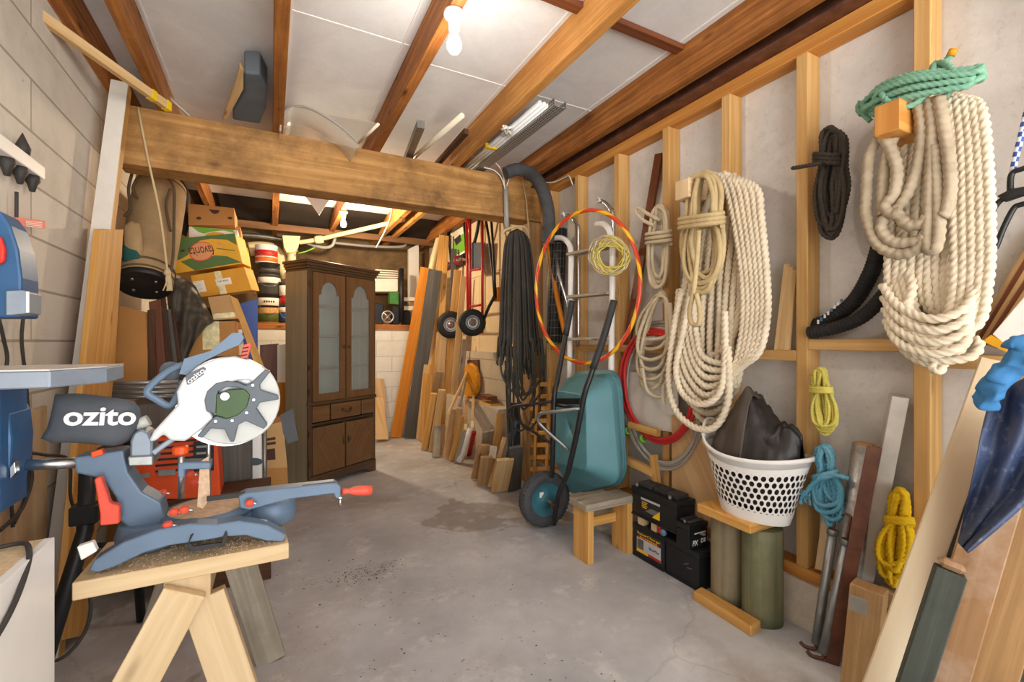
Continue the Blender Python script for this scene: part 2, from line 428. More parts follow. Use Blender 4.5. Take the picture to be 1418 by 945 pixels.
# deeper bay beyond the beam
struct(MB().box2((2.06, 3.7, 0), (2.25, 7.3, 1.13)).build('wall_right_back', 'grey_block', origin=(0, 0, 0)), 'painted block half wall under the cream panels', 'wall')
struct(MB().box2((2.13, 3.46, 1.13), (2.25, 7.3, 2.9)).build('wall_right_upper', 'cream_panel', origin=(0, 0, 0)), 'cream sheet wall above the block half wall', 'wall')
struct(MB().box2((1.9, 3.9, 0), (2.06, 5.6, .60)).build('trim_30', 'kerb_concrete', origin=(0, 0, 0)), 'low concrete footing ledge along the far right wall', 'ledge')
YL = 6.05
struct(MB().box2((-1.0, YL, 0), (2.06, 7.0, 1.39)).build('wall_back_lower', 'white_block_across', origin=(0, 0, 0)), 'white painted block half wall at the far end', 'wall')
struct(MB().box2((-1.0, 7.0, 0), (2.25, 7.15, 3.0)).build('wall_back', 'brown_earth', origin=(0, 0, 0)), 'brown rough wall above the far ledge', 'wall')
lg = MB().box2((-.81, YL-.012, 1.39), (2.06, YL+.16, 1.465)).build('trim_31', 'rafter_wood', bevel=.003); struct(lg, 'timber sill board along the top of the far half wall', 'sill')
struct(MB().box2((-.81, YL+.16, 1.39), (2.06, 7.0, 1.438)).build('trim_32', 'dark_wood'))
# ceiling sheets
ZC = 2.82
c1 = MB()
c1.box2((-1.0, YB, ZC), (2.4, 5.75, ZC+.06)); struct(c1.build('ceiling', 'ceiling_panel', origin=(0, 0, 0)), 'pale grey sheet ceiling between the rafters', 'ceiling')
c2 = MB(); c2.box2((-1.0, 5.75, ZC+.1), (2.4, 7.3, ZC+.14))
struct(c2.build('ceiling_back', 'underfloor', origin=(0, 0, 0)), 'dark underside of floor at the far end', 'ceiling')
# joint tapes on the ceiling
def tape(x0, x1, y): struct(MB().box2((x0, y-.006, ZC-.003), (x1, y+.006, ZC)).build('trim_33', 'white_paint'))
tape(.08, .65, 2.41); tape(.73, 1.28, 2.52); tape(1.36, 1.93, 2.52); tape(-.54, .0, 1.2)
for x in (-.54, .085, .615, .735, 1.255, 1.36, 1.9):
    struct(MB().box2((x-.004, YB, ZC-.004), (x+.004, 3.4, ZC)).build('trim_34', 'white_paint'))
# rafters
n_tr = [0]
def rafter(x0, x1, m, label, y0=YB, y1=6.9, z0=2.64, z1=ZC):
    n_tr[0] += 1
    b = MB().beam(((x0+x1)/2, y0, (z0+z1)/2), ((x0+x1)/2, y1, (z0+z1)/2), x1-x0, z1-z0)
    return struct(b.build('trim_%d' % n_tr[0], m, bevel=.003), label, 'rafter')
rafter(-.81, -.765, 'rafter_wood', 'rafter tight against the left wall')
rafter(-.605, -.555, 'rafter_wood', 'brown rafter nearest the left wall')
rafter(.01, .072, 'rafter_wood', 'brown rafter left of the bulb rafter')
rafter(.655, .71, 'rafter_wood', 'brown rafter carrying the light bulbs')
rafter(1.275, 1.335, 'pale_rafter_wood', 'light orange rafter beside the fluorescent tubes')
rafter(1.93, 1.99, 'rafter_wood', 'brown edge rafter beside the rusty steel beam', z0=2.63)
# second rafters in the far bay
rafter(1.45, 1.5, 'pale_rafter_wood', 'short rafter beyond the main beam', 3.6)
# battens
for x0, x1 in ((.71, 1.275), (1.335, 1.93)):
    struct(MB().box2((x0, 1.72, ZC-.03), (x1, 1.775, ZC-.001)).build('trim_35', 'red_brown_wood', bevel=.002), 'dark batten crossing between rafters', 'batten')
# rusty steel joist
st = MB()
st.box2((1.985, YB, 2.572), (2.14, 3.7, 2.588)); st.box2((1.985, YB, 2.775), (2.14, 3.7, 2.79)); st.box2((2.05, YB, 2.588), (2.064, 3.7, 2.775))
struct(st.build('trim_20', 'rust_steel', bevel=.003), 'rusty dark steel beam above the stud wall', 'steel beam')
# top plate, studs, noggings, bottom plate
struct(MB().beam((X0+.047, YB, 2.54), (X0+.047, 3.46, 2.54), .094, .062).build('trim_21', 'plate_wood', bevel=.003), 'orange timber top plate of the stud wall', 'plate')
struct(MB().beam((X0+.047, YB, .232), (X0+.047, 3.46, .232), .094, .054).build('trim_22', 'plate_wood', bevel=.003), 'timber bottom plate on the concrete kerb', 'plate')
for k, y in enumerate((.36, .77, 1.19, 1.57, 1.975, 2.41, 2.865, 3.27)):
    struct(MB().beam((X0+.046, y, .26), (X0+.046, y, 2.509), .05, .092, up=(1, 0, 0)).build('trim_%d' % (40+k), 'stud_wood', bevel=.003), 'yellow pine stud of the right wall', 'stud')
for (ya, yb, z) in ((-.05, .335, 1.16), (.385, .745, 1.18), (.795, 1.165, 1.235), (1.215, 1.545, 1.185), (1.595, 1.95, 1.2), (2.0, 2.385, 1.2), (2.435, 2.84, 1.2), (2.89, 3.245, 1.2)):
    struct(MB().beam((X0+.046, ya, z), (X0+.046, yb, z), .09, .048).build('trim_50', 'stud_wood', bevel=.003), 'short nogging between the pine studs', 'nogging')
# main beam
mb = MB().beam((-.80, 3.53, 2.465), (2.10, 3.53, 2.465), .2, .35)
struct(mb.build('trim_60', 'beam_wood', bevel=.008, seg=2), 'massive aged timber beam across the room', 'beam')
struct(MB().box2((1.99, 3.46, 0), (2.13, 3.6, 2.29)).build('trim_61', 'old_pine', bevel=.004), 'timber post under the right end of the big beam', 'post')
# far bay timbers
struct(MB().beam((-.81, 6.25, 2.63), (2.1, 6.25, 2.63), .05, .08).build('trim_62', 'ledger_wood', bevel=.003), 'ledger timber under the far rafters', 'ledger')
for x0, x1 in ((-.5, .0), (.085, .64), (.72, 1.27), (1.34, 2.0)):
    p = MB().grid([[(x0, 5.74, 2.81), (x1, 5.74, 2.81)], [(x0, 6.0, 2.77), (x1, 6.0, 2.77)], [(x0, 6.28, 2.68), (x1, 6.28, 2.68)]], sm=False)
    struct(p.build('trim_63', 'black_foil', solid=.004), 'dark insulation sheet between far rafters', 'insulation')

# ================= camera, world, lights =================
cam = bpy.data.cameras.new('camera'); co = bpy.data.objects.new('camera', cam); COL.objects.link(co)
cam.sensor_width = 36; cam.lens = FPX/1418*36; cam.clip_start = .02
co.location = CAM; co.rotation_euler = (PI/2, 0, -math.asin(SA)); SC.camera = co
w = bpy.data.worlds.new('world'); SC.world = w; w.use_nodes = True
bg = w.node_tree.nodes['Background']; bg.inputs[1].default_value = 1.0
_tc = nd(w.node_tree, 'ShaderNodeTexCoord'); _sp = nd(w.node_tree, 'ShaderNodeSeparateXYZ'); w.node_tree.links.new(_tc.outputs['Generated'], _sp.inputs[0])
_mr = nd(w.node_tree, 'ShaderNodeMapRange'); _mr.inputs[1].default_value = -.06; _mr.inputs[2].default_value = .06; w.node_tree.links.new(_sp.outputs[2], _mr.inputs[0])
# overcast sky above; brighter lower half added to light the ceiling
w.node_tree.links.new(mixc(w.node_tree, (8.8, 8.6, 8.3, 1), (3.6, 3.8, 4.0, 1), _mr.outputs[0]), bg.inputs[0])
def area(name, loc, rot, sx, sy, power, col=(1, 1, 1), portal=False):
    l = bpy.data.lights.new(name, 'AREA'); l.shape = 'RECTANGLE'; l.size = sx; l.size_y = sy; l.energy = power; l.color = col
    o = bpy.data.objects.new(name, l); COL.objects.link(o); o.location = loc; o.rotation_euler = rot
    if portal: l.cycles.is_portal = True
    return o
area('doorway_daylight', (.72, YB-.02, 1.45), (PI/2, 0, 0), 3.2, 2.9, 1, portal=True)
plain('bulb_white', '#f4f2ee', .4, mott=.01)
def emis(name, c, s):
    m, nt, b = newmat(name); b.inputs['Emission Color'].default_value = c; b.inputs['Emission Strength'].default_value = s; b.inputs['Base Color'].default_value = (.9, .9, .9, 1)
emis('bulb_glow', (1, .9, .74, 1), 14)
def bulb(loc, power, label, col):
    t = thing('light_bulb', label, 'light bulb', loc, 'bare bulbs on the rafter')
    p = V(loc)
    MB().lathe([(.0001, 0), (.042, 0), (.045, -.008), (.042, -.02), (.026, -.028), (.024, -.075), (.0001, -.076)], p, n=24).build('lamp_holder', 'bulb_white', t)
    MB().lathe([(.013, -.07), (.014, -.09), (.024, -.11), (.031, -.135), (.029, -.155), (.017, -.170), (.0001, -.174)], p, n=24).build('bulb', 'bulb_glow', t)
    l = bpy.data.lights.new('bulb_light', 'POINT'); l.energy = power; l.color = col; l.shadow_soft_size = .05
    o = bpy.data.objects.new('bulb_light', l); COL.objects.link(o); o.location = p+V((0, 0, -.23))
b1 = bulb((.685, 1.83, 2.64), 13, 'glowing bare bulb in white holder nearest the camera', (1, .93, .84))
bulb((.685, 5.18, 2.64), 80, 'glowing bare bulb beyond the big beam', (1, .8, .54))
SC.view_settings.view_transform = 'Standard'; SC.view_settings.look = 'None'; SC.view_settings.gamma = 1; SC.view_settings.exposure = .18
SC.view_settings.use_curve_mapping = False
SC.cycles.use_denoising = True; SC.cycles.max_bounces = 8; SC.cycles.diffuse_bounces = 5
SC.cycles.sample_clamp_indirect = 6
# ================= shared shape helpers =================
def pillow(mb, loop, vec, m=0, steps=((1, 0), (.96, .35), (.8, .72), (.5, .95), (.0, 1.0)), both=True):
    """puffy body on a planar outline; vec points to the front bulge"""
    loop = [V(p) for p in loop]; vec = V(vec); n = len(loop)
    c = sum(loop, V((0, 0, 0)))/n
    for sgn in ((1, -1) if both else (1,)):
        rows = []
        for s_, h in steps: rows.append([c+(p-c)*max(s_, .002)+vec*(h*sgn) for p in loop])
        if sgn < 0: rows = rows[::-1]
        mb.grid(rows, m, close=True)
    return mb
def pys(pts, y): return [PY(u, v, y) for u, v in pts]
def pxs(pts, x): return [PX(u, v, x) for u, v in pts]
def ring2d(cu, cv, ru, rv, n=24, a0=0, a1=2*PI):
    full = abs(a1-a0-2*PI) < 1e-6
    return [(cu+ru*math.cos(a0+(a1-a0)*k/(n if full else n-1)), cv-rv*math.sin(a0+(a1-a0)*k/(n if full else n-1))) for k in range(n)]

plain('saw_blue', '#64788e', .45, mott=.12, scale=5, metal=.1)
plain('saw_dust', '#c9ab8e', .9, mott=.25, scale=60, bmp=.6)
plain('saw_white', '#d2d3d4', .35, mott=.02, coat=.2)
plain('saw_grey', '#5a636b', .5, mott=.06)
plain('saw_red', '#e0553f', .45, mott=.06)
plain('orange_red', '#e2521f', .45, mott=.06)
plain('bag_fabric', '#54585e', .9, mott=.14, scale=9, bmp=.3)
plain('bandsaw_blue', '#2f5c88', .4, mott=.25, scale=4)
plain('cast_grey', '#8e99a6', .45, metal=.3, mott=.15)
plain('cast_top', '#d5d0ca', .35, metal=.3, mott=.05)
plain('white_ink', '#f6f5f2', .6, mott=.01)
plain('milky_plastic', '#bfc0ba', .3, mott=.06)
plain('blade_steel', '#b9bcbd', .3, metal=.9, mott=.1)
plain('chipboard', '#d9bf98', .9, mott=.2, scale=80, bmp=.4)
wood('dusty_ply', '#a98a64', '#c9b08c', su=.8, sv=8, var=0, knots=False, stain='#7d6a54', stain_amt=.6)
plain('red_label', '#e0301e', .5, mott=.04)
plain('cord_black', '#3a3633', .6, mott=.15)
def glass(name, c, rough=.05, alpha=.25):
    m, nt, b = newmat(name)
    b.inputs['Base Color'].default_value = srgb(c); b.inputs['Roughness'].default_value = rough
    b.inputs['Alpha'].default_value = alpha; b.inputs['Specular IOR Level'].default_value = .6
    return m
plain('green_window', '#2f4d1a', .3, mott=.15, spec=.25)
glass('clear_guard', '#dcdcd8', .25, .75)

# ---- leaning white-edged post and oak plank at the left wall ----
t = thing('leaning_post', 'rough timber post with white painted front face leaning to the big beam', 'post', PZ(86, 889, 0))
pa, pb = PZ(60, 925, 0)+V((0, .05, .0)), PX(165, 112, -.72)+V((0, .05, 0))
MB().beam(pa, pb, .07, .07, up=(0, -1, 0)).build('core', 'gold_pine', t, bevel=.002)
MB().beam(pa+V((0, -.04, .001)), pb+V((0, -.04, 0)), .073, .010, up=(0, -1, 0)).build('painted_face', 'grey_white_paint', t)
q = pxs([(138, 318), (171, 318), (158, 520), (118, 888), (82, 888), (114, 545)], -.70)
q = [p if p.z > 0 else V((p.x, p.y, 0.0)) for p in q]
tag(MB().prism(q, (-.022, 0, 0)).build('oak_plank', 'gold_pine', bevel=.002), 'light oak plank leaning in front of the white-edged post', 'plank')
# thin timber rail with yellow tape, top left, and conduit beside it
a, b_ = D(8, -12, 1.72), D(233, 148, 2.5)
t = thing('timber_rail', 'pale timber rail with yellow tape sloping under the rafters at top left', 'timber rail', (a+b_)/2)
MB().beam(a, b_, .03, .045).build('rail', 'pine', t, bevel=.002)
for k in (.86, .985):
    p = a.lerp(b_, k); d = (b_-a).normalized()
    MB().beam(p-d*.015, p+d*.015, .034, .049).build('tape_band', plain('tape_yellow', '#e8c21c', .5), t)
tag(MB().rod(D(150, 60, 2.5), D(262, 160, 3.0), .012).build('conduit_pipe', 'grey_pvc'), 'thin grey conduit beside the yellow-taped timber rail', 'pipe')

# ---- sawhorse ----
ZT = .66
t = thing('sawhorse', 'pine sawhorse with short plank top under the mitre saw', 'sawhorse', (-.2, 1.75, 0))
tb = MB(); L = [(-.43, 1.487), (.046, 1.487), (.03, 1.74), (-.425, 1.74)]
tb.prism([(x, y, ZT-.045) for x, y in L], (0, 0, .045)); tb.build('top_plank', 'fresh_pine', t, bevel=.002)
MB().beam((-.2, 1.5, .578), (-.2, 2.12, .578), .105, .072).build('crossbeam', 'fresh_pine', t, bevel=.002)
for p0, p1, w_, h_, m in (((-.2, 1.475, .59), (-.50, 1.42, 0), .10, .035, 'fresh_pine'), ((-.165, 1.52, .545), (-.005, 1.46, 0), .10, .04, 'fresh_pine'),
                       ((-.15, 2.0, .6), (-.0, 2.03, 0), .10, .035, 'grey_wood'), ((-.25, 2.0, .6), (-.42, 2.03, 0), .10, .035, 'grey_wood')):
    MB().beam(p0, p1, w_, h_, up=(0, -1, .1)).build('leg', m, t, bevel=.002)

# ---- mitre saw ----
S = thing('mitre_saw', 'blue and white sliding mitre saw standing on the sawhorse', 'mitre saw', (-.18, 1.6, ZT))
def sp(pts, y0, y1, name, m, bevel=.002, seg=1): return MB().prism(pys(pts, y0), (0, y1-y0, 0)).build(name, m, S, bevel=bevel, seg=seg)
base = MB()
base.prism(pys([(122, 791), (130, 777), (170, 752), (215, 735), (262, 726), (300, 727), (330, 722), (370, 728), (397, 742), (392, 751), (370, 750), (340, 742), (310, 744), (290, 748), (262, 752), (235, 756), (200, 766), (160, 785), (135, 794)], 1.505), (0, .05, 0))
0 and base.prism([V((p.x, p.y, p.z)) for p in pys([(122, 789), (170, 750), (262, 724), (330, 720), (372, 727), (396, 741), (398, 744), (372, 731), (330, 725), (262, 729), (170, 756), (124, 793)], 1.505)], (0, .085, 0))
base.lathe([(.0001, .69), (.118, .69), (.122, .70), (.118, .722), (.0001, .722)], (-.17, 1.665, 0), (0, 0, 1), 36)
base.lathe([(.05, .665), (.07, .665), (.075, .70), (.07, .735), (.0001, .735)], (.0, 1.69, 0), (0, 0, 1), 24)
base.lathe([(.05, .665), (.075, .665), (.08, .70), (.07, .735), (.0001, .735)], (-.31, 1.66, 0), (0, 0, 1), 24)
base.build('base', 'saw_blue', S, bevel=.003)
tt = MB().lathe([(.0001, .7225), (.118, .7225), (.121, .735), (.116, .745), (.0001, .746)], (-.17, 1.665, 0), (0, 0, 1), 40)
tt.build('turntable', 'saw_blue', S)
du = MB(); rr = random.Random(3)
du.lathe([(.10, .7465), (.07, .749), (.0001, .7505)], (-.17, 1.665, 0), (0, 0, 1), 26)
du.build('sawdust_cover', 'saw_dust', S)
arm = MB()
arm.prism(pys([(330, 688), (340, 683), (400, 676), (465, 669), (472, 674), (472, 690), (465, 691), (462, 684), (400, 692), (345, 707), (332, 704)], 1.57), (0, .05, 0))
arm.build('table_arm', 'saw_blue', S, bevel=.003)
sl = MB().prism(pys([(286, 689), (464, 668), (464, 673), (286, 695)], 1.575), (0, .012, 0)); sl.build('kerf_slot', 'soft_black', S)  # solid black strip standing in for the dark open kerf slot
MB().rod(PY(471, 690, 1.59), PY(471, 702, 1.59), .005).build('stop_bolt', 'steel', S)
h0, h1 = PY(473, 681, 1.6), PY(516, 679, 1.6); ax = (h1-h0); L = ax.length
MB().lathe([(.0001, 0), (.010, 0), (.010, L*.15), (.008, L*.2), (.015, L*.45), (.0165, L*.75), (.015, L*.96), (.0001, L)], h0, ax, 20).build('turn_handle', 'saw_red', S)
sp([(101, 634), (170, 624), (177, 655), (196, 682), (222, 696), (228, 720), (225, 741), (196, 746), (166, 722), (160, 690), (142, 664), (104, 656)], 1.62, 1.70, 'rear_column', 'saw_blue', .006, 2)
for dy, dv in ((0, 0), (.05, 0)):
    MB().rod(PY(19, 645, 1.635+dy), PY(112, 641, 1.635+dy), .0145, 14).build('slide_rail', 'steel', S)
for dv in (0,):
    sp([(125, 627), (141, 622), (143, 630), (127, 635)], 1.605, 1.625, 'rail_clip', 'orange_red')
sp([(130, 664), (139, 660), (152, 698), (165, 701), (165, 726), (138, 729), (138, 712)], 1.575, 1.60, 'bevel_lever', 'saw_red', .003)
sp([(180, 612), (185, 600), (195, 595), (206, 600), (211, 612), (210, 645), (180, 646)], 1.60, 1.68, 'pivot_head', 'cast_grey', .005)
sp([(176, 633), (212, 631), (212, 645), (178, 646)], 1.59, 1.69, 'pivot_clamp', 'galvanised', .003)
# head: white upper guard + motor arm
up = [(205, 612), (212, 598), (246, 561), (244, 543), (254, 524), (274, 507), (299, 497), (323, 494), (345, 499), (362, 508), (373, 516),
      (352, 535), (346, 527), (330, 527), (302, 535), (289, 548), (287, 565), (296, 580), (278, 596), (256, 612), (236, 611), (226, 602), (214, 612)]
sp(up, 1.575, 1.665, 'upper_guard', 'saw_white', .008, 3)
sp([(222, 625), (214, 632), (208, 626), (236, 606), (250, 606)], 1.60, 1.64, 'lift_arm', 'cast_grey', .003)
# lower guard: clear sector with dark ribs
cu, cv = 319, 553
sec = ring2d(cu-1, cv, 70, 63, 20, math.radians(38), math.radians(-128)) + ring2d(cu, cv, 20, 20, 9, math.radians(-128), math.radians(38))
MB().prism(pys(sec, 1.60), (0, .012, 0)).build('clear_guard', 'milky_plastic', S, bevel=.003)
bl = MB(); bc = PY(318, 556, 1.625); bl.lathe([(.0001, 0), (.135, 0), (.135, .002), (.0001, .002)], bc, (0, 1, 0), 60, sm=False); bl.build('saw_blade', 'blade_steel', S)
rib = [(288, 552)]
rib = ring2d(cu, cv, 33, 29, 14, math.radians(200), math.radians(45))
def z2(p): return [(100+x/3.223, 440+y/3.223) for x, y in p]
rib = z2([(640, 295), (690, 283), (740, 290), (775, 305), (800, 290), (862, 232), (885, 240), (838, 300), (840, 325), (920, 350), (922, 366), (838, 380), (822, 408), (872, 480), (855, 498), (775, 462), (740, 480), (722, 556), (706, 556), (680, 500), (620, 495), (580, 540), (556, 530), (610, 470), (640, 440), (690, 452), (740, 432), (775, 400), (790, 360), (775, 325), (735, 310), (690, 312), (650, 330), (640, 430), (600, 420), (590, 370), (602, 330)])
MB().prism(pys(rib, 1.566), (0, .034, 0)).build('guard_frame', 'saw_grey', S, bevel=.002)
MB().prism(pys(z2([(642, 345), (700, 322), (770, 318), (795, 345), (780, 400), (740, 436), (690, 452), (640, 436)]), 1.564), (0, .012, 0)).build('sight_window', 'green_window', S, bevel=.002)
MB().cyl(PY(311.6, 549, 1.564), .013, .006, (0, -1, 0)).build('blade_bolt', 'galvanised', S)
for x, y in ((806, 302), (810, 367), (778, 425), (714, 460), (640, 463)):
    p = z2([(x, y)])[0]; MB().cyl(PY(p[0], p[1], 1.566), .0045, .003, (0, -1, 0), 12).build('screw', 'steel', S)
bd = sp(z2([(505, 262), (520, 250), (585, 220), (597, 228), (585, 255), (525, 298), (512, 300)]), 1.571, 1.576, 'badge', 'saw_grey', .001)
ca = PY(271, 521, 1.570); r_ = PY(283, 511, 1.570)-PY(259, 530, 1.570); u_ = PY(268, 517, 1.57)-PY(274, 524, 1.57)
text('ozito', ca, r_, u_, .0135, 'white_ink', S, 'badge_lettering', width=.052, bold=.012)
# handle: D loop
hd = MB()
hd.prism(pys([(255, 497), (292, 486), (322, 461), (334, 461), (338, 468), (333, 477), (312, 486), (282, 501), (258, 520), (248, 518)], 1.60), (0, .05, 0))
hd.tube(smooth(pys([(255, 505), (232, 515), (204, 541), (216, 553), (235, 562), (246, 548), (254, 528)], 1.625), 5), .010, 8)
hd.build('handle', 'saw_blue', S, bevel=.006, seg=2)
mc = MB()
for k in range(7): mc.lathe([(.001, 0), (.026, 0), (.028, .003), (.026, .006), (.001, .006)], PY(236, 514, 1.66+.013*k), (0, 1, 0), 20)
mc.build('motor_fins', 'saw_grey', S)
sp([(331, 501), (337, 478), (347, 474), (348, 479), (342, 500)], 1.60, 1.625, 'lock_lever', 'saw_red', .002)
for k in range(4):
    v = 480+k*5.2; sp([(336.5-k*1.2, v+1.6), (344.5-k*1.0, v), (344.3-k*1.0, v+2), (336.2-k*1.2, v+3.6)], 1.5985, 1.60, 'lever_slot', 'soft_black', 0)
sp([(388, 575), (405, 566), (413, 610), (398, 615), (392, 600)], 1.60, 1.606, 'rubber_flap', 'soft_black', 0)
# clamp
MB().rod(PY(289, 560, 1.63), PY(289, 690, 1.63), .0055, 12).build('clamp_rod', 'steel', S)
MB().rod(PY(251, 618, 1.60), PY(251, 690, 1.60), .008, 12).build('clamp_screw', 'steel', S)
sp([(246, 641), (292, 640), (292, 650), (256, 651), (256, 662), (246, 662)], 1.59, 1.64, 'clamp_bracket', 'saw_blue', .003)
kn = MB(); kc = PY(250, 630, 1.60); kn.lathe([(.0001, 0), (.014, 0), (.02, .006), (.02, .022), (.014, .026), (.0001, .026)], kc, (0, 0, 1), 12, sm=False); kn.build('clamp_knob', 'orange_red', S)
for u, v, y in ((243, 709, 1.54), (257, 706, 1.53), (234, 727, 1.52), (226, 683, 1.7), (347, 697, 1.55), (265, 657, 1.68), (270, 668, 1.72), (283, 672, 1.72)):
    p = PY(u, v, y); k = MB(); k.rod(p, p+V((.018, -.004, -.004)), .003, 8, m=1)
    k.lathe([(.0001, -.012), (.008, -.012), (.0105, -.006), (.0105, .004), (.005, .008), (.0001, .008)], p, (1, -.2, .1), 8, sm=False)
    k.build('lock_knob', ['saw_red', 'steel'], S)
sp([(277, 640), (289, 632), (291, 690), (281, 705), (273, 702)], 1.60, 1.604, 'fence_plate', 'saw_dust', 0)
sp([(262, 752), (268, 757), (307, 752), (309, 744), (313, 736), (315, 742), (310, 757), (266, 765), (258, 760), (264, 742), (268, 740)], 1.497, 1.505, 'carry_grip', 'soft_black', .001)
# dust bag
bag = MB(); loop = pys([(77, 546), (104, 545), (130, 547), (160, 551), (186, 556), (194, 566), (196, 585), (190, 602), (175, 613), (160, 618), (128, 615), (100, 613), (72, 613), (57, 607), (66, 592), (72, 570)], 1.64)
pillow(bag, loop, (0, -.045, 0)); bg_ = bag.build('dust_bag', 'bag_fabric', S)
text('ozito', PY(140, 577, 1.592), (1, .0, -.075), (0, 0, 1), .048, 'white_ink', S, 'bag_lettering', width=.148, bold=.022, ext=.003)
MB().rod(PY(188, 590, 1.64), PY(206, 582, 1.64), .016, 14).build('dust_port', 'milky_plastic', S)
tag(MB().prism(pys([(106, 758), (128, 751), (134, 764), (112, 777)], 1.50), (0, .02, 0)).build('stop_cube', 'white_plastic', bevel=.002), 'small white stop block beside the foot of the mitre saw', 'stop block')
# heap of sawdust on the plank
sd = MB()
for k in range(900):
    x, y = rr.uniform(-.40, .02), rr.uniform(1.492, 1.70); s_ = rr.uniform(.0015, .0045)
    if y < 1.53 and rr.random() < .3: continue
    i = sd.add([(x-s_, y, ZT), (x+s_*.8, y+s_, ZT), (x+s_*.3, y-s_, ZT), (x, y, ZT+s_*.8)])
    for f in ((i, i+2, i+3), (i+2, i+1, i+3), (i+1, i, i+3)): sd.face(f)
tag(sd.build('sawdust', 'saw_dust'), None, None, kind='stuff')

# ---- bandsaw at the left edge ----
B = thing('bandsaw', 'blue bandsaw with grey cast table at the left edge', 'bandsaw', (-.62, 1.55, .85))
tbl = MB(); ztb = 1.185
pl = [PZ(-120, 506, ztb) for _ in (0,)]
pl = [V((-.95+.2, 1.36, ztb)), V((-.43, 1.36, ztb)), V((-.36, 1.47, ztb)), V((-.36, 1.62, ztb)), V((-.75, 1.62, ztb))]
tbl.prism(pl, (0, 0, -.038)); tbl.build('saw_table', 'cast_grey', B, bevel=.003)
tp = MB(); tp.prism([p+V((.0, 0, .0)) for p in pl], (0, 0, .003)); tp.build('table_top', 'cast_top', B)
def bp(pts, y0, y1, name, m, bevel=.006): return MB().prism(pys(pts, y0), (0, y1-y0, 0)).build(name, m, B, bevel=bevel, seg=2)
bp([(-110, 300), (-50, 275), (0, 292), (14, 312), (25, 345), (30, 385), (30, 440), (-110, 440)], 1.60, 1.70, 'upper_housing', 'bandsaw_blue')
bp([(-110, 555), (-40, 545), (0, 556), (12, 575), (16, 610), (14, 645), (5, 680), (-10, 700), (-110, 705)], 1.54, 1.66, 'lower_housing', 'bandsaw_blue')
bp([(8, 403), (32, 402), (40, 405), (40, 434), (8, 437)], 1.55, 1.62, 'guide_bracket', 'cast_grey', .002)
bp([(36, 404), (40, 404), (40, 433), (36, 433)], 1.545, 1.549, 'scale_plate', 'white_plastic', 0)
bp([(-14, 330), (0, 327), (6, 345), (5, 362), (-14, 372)], 1.585, 1.60, 'emergency_switch', 'red_label', .004)
MB().box2((-.68, 1.50, .845), (-.56, 1.64, 1.15)).build('trunnion', 'bandsaw_blue', B, bevel=.004)
bp([(13, 648), (20, 640), (22, 655), (14, 664)], 1.54, 1.56, 'latch', 'steel', .001)

# ---- white box / bench at bottom left ----
W_ = thing('white_box', 'white faced chipboard box bench at the bottom left corner', 'box', (-.6, 1.1, 0))
MB().box2((-.458, .66, 0), (-.44, 1.42, .80)).build('front_panel', 'white_plastic', W_, bevel=.001)
top = MB().box2((-.80, .66, .778), (-.4585, 1.42, .799)); top.build('top_board', 'chipboard', W_)
MB().box2((-.80, 1.402, 0), (-.4585, 1.42, .777)).build('end_panel', 'chipboard', W_)
MB().box2((-.80, .66, 0), (-.782, 1.40, .777)).build('back_panel', 'chipboard', W_)
MB().cyl((-.545, 1.33, .80), .028, .05, n=20).build('rubber_spigot', 'cord_black', W_)
tag(MB().tube(smooth([(-.62, 1.30, .81), (-.50, 1.385, .808), (-.452, 1.33, .808), (-.434, 1.24, .765), (-.436, 1.16, .72), (-.445, 1.08, .70), (-.46, .9, .69)], 8), .005, 8).build('electric_cable', 'cord_black'), 'black cord looping over the white chipboard box', 'cable')

tag(MB().box2((-.809, 1.62, 0), (-.797, 2.5, .99)).build('plywood_sheet', 'dusty_ply'), 'dusty brown plywood sheet standing against the left wall behind the white box', 'board')
# ---- power board and cords on the left wall ----
P = thing('power_board', 'white power board with black plugs on the left wall', 'power board', (-.79, 2.3, 1.84))
MB().box2((-.808, 2.05, 1.865), (-.765, 2.385, 1.915)).build('board', 'white_plastic', P, bevel=.004, seg=2)
for y in (2.335, 2.24, 2.15):
    MB().lathe([(.0001, 0), (.019, 0), (.022, -.02), (.014, -.035), (.008, -.06), (.0001, -.062)], (-.785, y, 1.865), (0, 0, 1), 16).build('plug', 'cord_black', P)
MB().lathe([(.0001, 0), (.019, 0), (.022, .025), (.012, .05), (.0001, .08)], (-.785, 2.26, 1.915), (0, 0, 1), 16).build('plug', 'cord_black', P)
def wallcord(pts, lab, r=.0055, x=-.785):
    return tag(MB().tube(smooth(pxs(pts, x), 7), r, 8).build('electric_cable', 'cord_black'), lab, 'cable')
wallcord([(23, 266), (23, 330), (25, 395), (33, 425), (30, 470), (35, 520), (40, 580), (42, 640), (35, 690), (20, 725)], 'black cord hanging from the power board carrying the red label')
wallcord([(-2, 440), (5, 470), (10, 500), (2, 545), (14, 600), (14, 660), (18, 730)], 'black cord hanging on the wall behind the bandsaw table')
wallcord([(2, 625), (30, 626), (60, 630), (95, 638), (98, 690), (112, 730), (118, 760)], 'black cord dropping from the saw rail to the white stop block', .005, -.6)
wallcord([(40, 640), (44, 665), (30, 705), (0, 735)], 'dark cord curving low behind the white box', .006, -.74)
lb = MB().prism(pxs([(20, 301), (62, 306), (62, 317), (20, 312)], -.775), (.0015, 0, 0)); lbo = lb.build('warning_tag', 'red_label'); tag(lbo, 'red warning tag with fine white print on the black cord', 'tag')
for k in range(4):
    v = 304.5+k*2.3
    MB().prism(pxs([(36, v+1.2), (58, v+3.6), (58, v+4.6), (36, v+2.2)], -.7733), (.0006, 0, 0)).build('print_line', 'white_ink', lbo)

